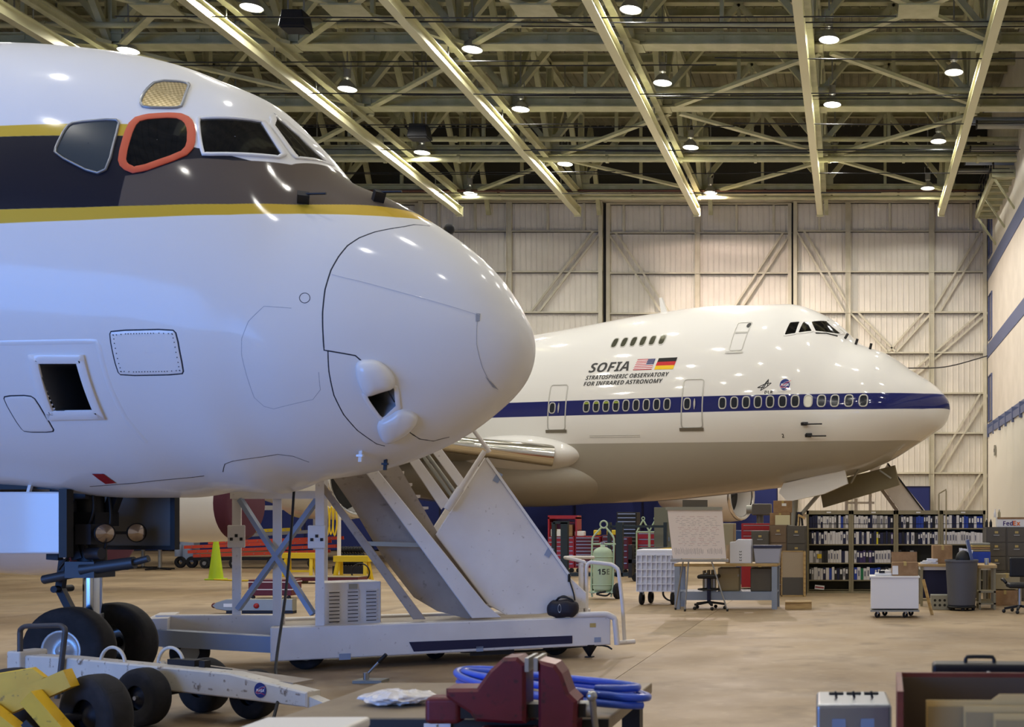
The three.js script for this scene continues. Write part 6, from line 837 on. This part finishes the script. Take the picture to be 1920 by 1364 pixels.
{ // distant boarding stairs by the far jet's nose, platform frame beside it
  const D = 45, S = thing('passenger_stairs', 'distant white passenger stairs under the far jet nose', 'stairs', [0, 0, -D]), k = D / FL, q = (px, py) => [(px - PX) * k, hgt(py, D)];
  mesh('side_panel', prism([q(1664, 870), q(1644, 900), q(1690, 962), q(1720, 1005), q(1765, 1005), q(1738, 962)], -0.1, 0, 0.02), M.stair, S);
  mesh('lower_stringer', prism([q(1640, 905), q(1646, 903), q(1720, 1005), q(1712, 1005)], -0.3, -0.15), M.stairDull, S); mesh('upper_panel', prism([q(1632, 880), q(1652, 873), q(1642, 896), q(1635, 908)], -0.5, -0.4), M.stair, S);
  mesh('trim_rail', bar([...q(1664, 869), 0.02], [...q(1765, 1004), 0.02], 0.06, 0.06), M.darkIron, S);
  for (const px of [1632, 1605, 1587]) mesh('support_post', bx2(...[(px - PX) * k - 0.06, (px - PX) * k + 0.06], 0, hgt(px === 1632 ? 900 : 935, D), -0.6, -0.48), M.stair, S);
  mesh('chassis', bx2(q(1580, 0)[0], q(1780, 0)[0], 0.4, 0.8, -1.8, -0.1), M.stair, S); mesh('deck_rail', bx2(q(1585, 0)[0], q(1640, 0)[0], hgt(945, D), hgt(941, D), -0.6, -0.5), M.stair, S); for (let i = 0; i < 7; i++) mesh('tread', bx2(q(1650 + i * 11, 0)[0], q(1664 + i * 11, 0)[0], 2.9 - i * 0.3, 2.95 - i * 0.3, -1.6, -0.3), M.stairDull, S); for (const px of [1600, 1750]) mesh('tyre', tyre(0.4, 0.25, 0.18).translate((px - PX) * k, 0.4, -0.15), M.rubber, S);
}
{ // stores under the near jet, far left
  const D = 39.5, k = D / FL, tr = onFloor('ladder_trailer', 'low wheeled trailer carrying the orange ladders', 'trailer', 500, D); mesh('bed', bx2(-2.4, 2.4, 0.28, 0.38, -0.5, 0.4), M.darkIron, tr); for (const x of [-1.9, -0.9, 0.4, 1.8]) { const t = mesh('tyre', tyre(0.18, 0.12, 0.08).translate(x, 0.18, 0.4), M.rubber, tr); mesh('wheel_hub', pipe([x, 0.18, 0.38], [x, 0.18, 0.48], 0.07), M.steel, t); }
  const lad = (i, x0, x1, y, z, m, l, dy) => { const o = thing('ladder', l, 'ladder', [0, y, -D + z], 0, 'ladders on the trailer'); const X0 = (x0 - PX) * k, X1 = (x1 - PX) * k; for (const s of [0, 0.35]) mesh('side_rail', bar([X0, 0.05, -s], [X1, 0.05 + dy, -s], 0.05, 0.11), m, o); for (let r = 0; r < 12; r++) { const t = (r + 0.7) / 12.4; mesh('rung', pipe([X0 + (X1 - X0) * t, 0.05 + dy * t, 0.04], [X0 + (X1 - X0) * t, 0.05 + dy * t, -0.38], 0.018, 8), M.steel, o); } };
  lad(0, 372, 618, 0.38, 0.3, M.orange, 'bottom orange fibreglass ladder on the trailer', 0.16); lad(1, 362, 636, 0.52, 0.3, M.orange, 'second orange fibreglass ladder from the bottom of the pile', 0.2); lad(2, 355, 620, 0.68, 0.3, M.orange, 'third orange fibreglass ladder in the pile', 0.2); lad(3, 400, 643, 0.84, 0.3, M.orange, 'upper orange fibreglass ladder in the pile', 0.16); lad(4, 404, 585, 1.02, 0.28, M.steel, 'silver aluminium ladder on top of the orange ladders', 0.2);
  lad(5, 424, 560, 1.2, 0.2, M.yellow, 'yellow ladder section lying on the silver ladder', 0.1);
  const cart = onFloor('blue_grey_cart', 'small blue-grey machine cart at the left end of the ladders', 'cart', 356, 39.8); mesh('body', rbox(0.5, 0.8, 0.4, 0.04, 0, 0.6, 0), M.greyBlue, cart); mesh('tank', lathe([[0, 0], [0.12, 0], [0.12, 0.4], [0, 0.44]], 16).translate(-0.25, 0.4, 0.25), M.greyBlue, cart); mesh('handle', tube([[-0.2, 1.0, 0.22], [-0.25, 0.7, 0.3], [-0.2, 0.4, 0.25]], 0.015, 16, 6), M.black, cart); for (const x of [-0.2, 0.2]) mesh('wheel', tyre(0.2, 0.1, 0.08).translate(x, 0.2, 0.22), M.rubber, cart);
  const cn = onFloor('tall_cone', 'tall lime green safety cone', 'cone', 405, 31.8), h = 83 * 31.8 / FL; mesh('cone_body', lathe([[0.2, 0.03], [0.19, 0.04], [0.05, h - 0.02], [0.04, h], [0, h]], 6), M.lime, cn); mesh('cone_foot', rbox(0.42, 0.04, 0.42, 0.01, 0, 0.02, 0), M.lime, cn); mesh('grip_hole', box(0.03, 0.05, 0.01, 0, h - 0.1, 0.06), M.black, cn);
  const g1 = ground(392, 1088), g2 = ground(470, 1091), g3 = ground(560, 1090); tag(mesh('rope', tube([[g1.x, 0.02, g1.z], [(g1.x + g2.x) / 2, 0.02, g1.z + 0.5], [g2.x, 0.02, g2.z], [g3.x, 0.02, g3.z]], 0.025, 40, 7), M.yellow), 'yellow safety rope lying on the floor from the cone', 'rope');
  [[563, 33.7, 'left'], [662, 31, 'right']].forEach(([px, d, l]) => { const s = onFloor('yellow_stand', l + ' yellow steel trestle stand behind the near stairs', 'trestle', px, d, 0, 'yellow trestles'); mesh('top_beam', box(0.95, 0.16, 0.3, 0, 0.62, 0), M.yellow, s); for (const x of [-0.36, 0.36]) for (const z of [-0.15, 0.15]) mesh('leg', bar([x, 0.58, z * 0.5], [x * 1.15, 0, z * 1.4], 0.09, 0.09), M.yellow, s); mesh('tie_bar', box(0.8, 0.06, 0.06, 0, 0.16, 0.1), M.yellow, s); });
  const rc = onFloor('red_case_dolly', 'red case with pale bands on a low dolly', 'case', 516, 24.4); mesh('case_body', rbox(0.92, 0.34, 0.45, 0.012, 0, 0.24, 0), M.redDark, rc); for (const y of [0.2, 0.36]) mesh('pale_band', box(0.94, 0.02, 0.46, 0, y, 0), M.white, rc); for (const x of [-0.38, 0.38]) mesh('caster', pipe([x, 0.035, 0.2], [x, 0.035, 0.15], 0.035, 10), M.black, rc);
  const rb = onFloor('red_board', 'flat red board lying across low supports behind the generator', 'board', 615, 30.2); mesh('board', rbox(1.85, 0.1, 0.6, 0.01, 0, 0.12, 0), M.redDark, rb); mesh('edge_band', box(1.86, 0.02, 0.61, 0, 0.175, 0), M.tan, rb); for (const x of [-0.7, 0.7]) mesh('support', box(0.12, 0.07, 0.5, x, 0.035, 0), M.wood, rb);
  const tb = onFloor('grey_tow_head', 'grey steel tow head with pointed end lying on the floor', 'tow bar', 480, 20.5); mesh('head_plate', prism([[-0.75, 0.14], [-0.68, 0.2], [-0.5, 0.26], [0.7, 0.26], [0.7, 0.05], [-0.5, 0.05], [-0.68, 0.08]], -0.08, 0.08, 0.01), M.galv, tb); mesh('slot', box(0.24, 0.06, 0.17, -0.42, 0.15, 0), M.white, tb); mesh('red_cap', new THREE.SphereGeometry(0.05, 12, 8).translate(0.05, 0.14, 0.08), M.red, tb); mesh('tip', new THREE.SphereGeometry(0.05, 10, 8).translate(-0.75, 0.14, 0), M.redDark, tb); mesh('skid', box(1.2, 0.05, 0.14, 0.1, 0.025, 0), M.darkIron, tb);
  const hr = onFloor('hose_rack', 'white hose rack hung with yellow hoses', 'rack', 622, 34); for (const x of [-0.22, 0.22]) mesh('rack_post', bx2(x - 0.04, x + 0.04, 0, 2.15, -0.04, 0.04), M.white, hr); mesh('rack_bar', box(0.6, 0.05, 0.05, 0, 2.05, 0.05), M.white, hr); for (let i = 0; i < 5; i++) mesh('hung_hose', tube([[-0.3 + i * 0.11, 2.08, 0.08], [-0.36 + i * 0.11, 1.6, 0.1], [-0.3 + i * 0.11, 1.2 + 0.04 * (i % 2), 0.12], [-0.24 + i * 0.11, 1.6, 0.1]], 0.022, 40, 7, true), M.yellow, hr);
  const hp = onFloor('hose_stack', 'stack of ribbed black ducting behind the stairs', 'hose', 660, 35.5); for (let j = 0; j < 3; j++) mesh('duct_hose', [pipe([-0.45 + j * 0.06, 0.35 + j * 0.2, 0], [0.35, 0.35 + j * 0.2, 0], 0.09, 14), ...Array.from({ length: 9 }, (_, i) => ring(0.095, 0.014, 16, 6).rotateY(Math.PI / 2).translate(-0.4 + j * 0.06 + i * 0.085, 0.35 + j * 0.2, 0))], j % 2 ? M.black : M.darkIron, hp); mesh('pallet_base', box(1.0, 0.24, 0.5, 0, 0.12, 0), M.darkIron, hp);
  tag(mesh('tyre_hoop', ring(0.24, 0.02, 32, 8).translate((688 - PX) * 31 / FL, 0.262, -30.6), M.black), 'thin black hose hoop beside the right yellow trestle', 'hose');
  [[268, 39], [300, 38]].forEach(([px, d], i) => { const t = onFloor('pedestal_table', (i ? 'right' : 'left') + ' pedestal table foot seen under the far gear door', 'table', px, d, 0, 'pedestal tables'); mesh('column', pipe([0, 0.05, 0], [0, 0.75, 0], 0.06), M.galv, t); for (let a = 0; a < 4; a++) mesh('foot', bar([0, 0.06, 0], [0.5 * Math.cos(a * 1.57 + 0.4), 0.03, 0.5 * Math.sin(a * 1.57 + 0.4)], 0.08, 0.05), M.black, t); mesh('table_top', lathe([[0, 0.75], [0.55, 0.75], [0.55, 0.78], [0, 0.78]], 28), M.cabinetGrey, t); });
  const bd = onFloor('blue_drum', 'blue drum standing behind the nose gear', 'drum', 222, 38); mesh('drum_body', lathe([[0, 0], [0.3, 0], [0.31, 0.3], [0.3, 0.31], [0.31, 0.6], [0.3, 0.9], [0, 0.9]], 24), M.blue, bd); mesh('rim', ring(0.3, 0.02, 24, 6).rotateX(Math.PI / 2).translate(0, 0.9, 0), M.blue, bd);
  const gb = onFloor('gantry_beam', 'pale overhead gantry beam before the blue screens at left', 'gantry', 520, 50); mesh('beam', bx2(-1.8, 1.8, 2.1, 2.3, -0.1, 0.1), M.stair, gb); for (const x of [-1.7, 1.7]) mesh('leg', bx2(x - 0.08, x + 0.08, 0, 2.1, -0.1, 0.1), M.stair, gb);
}
renderer.render(scene, camera);
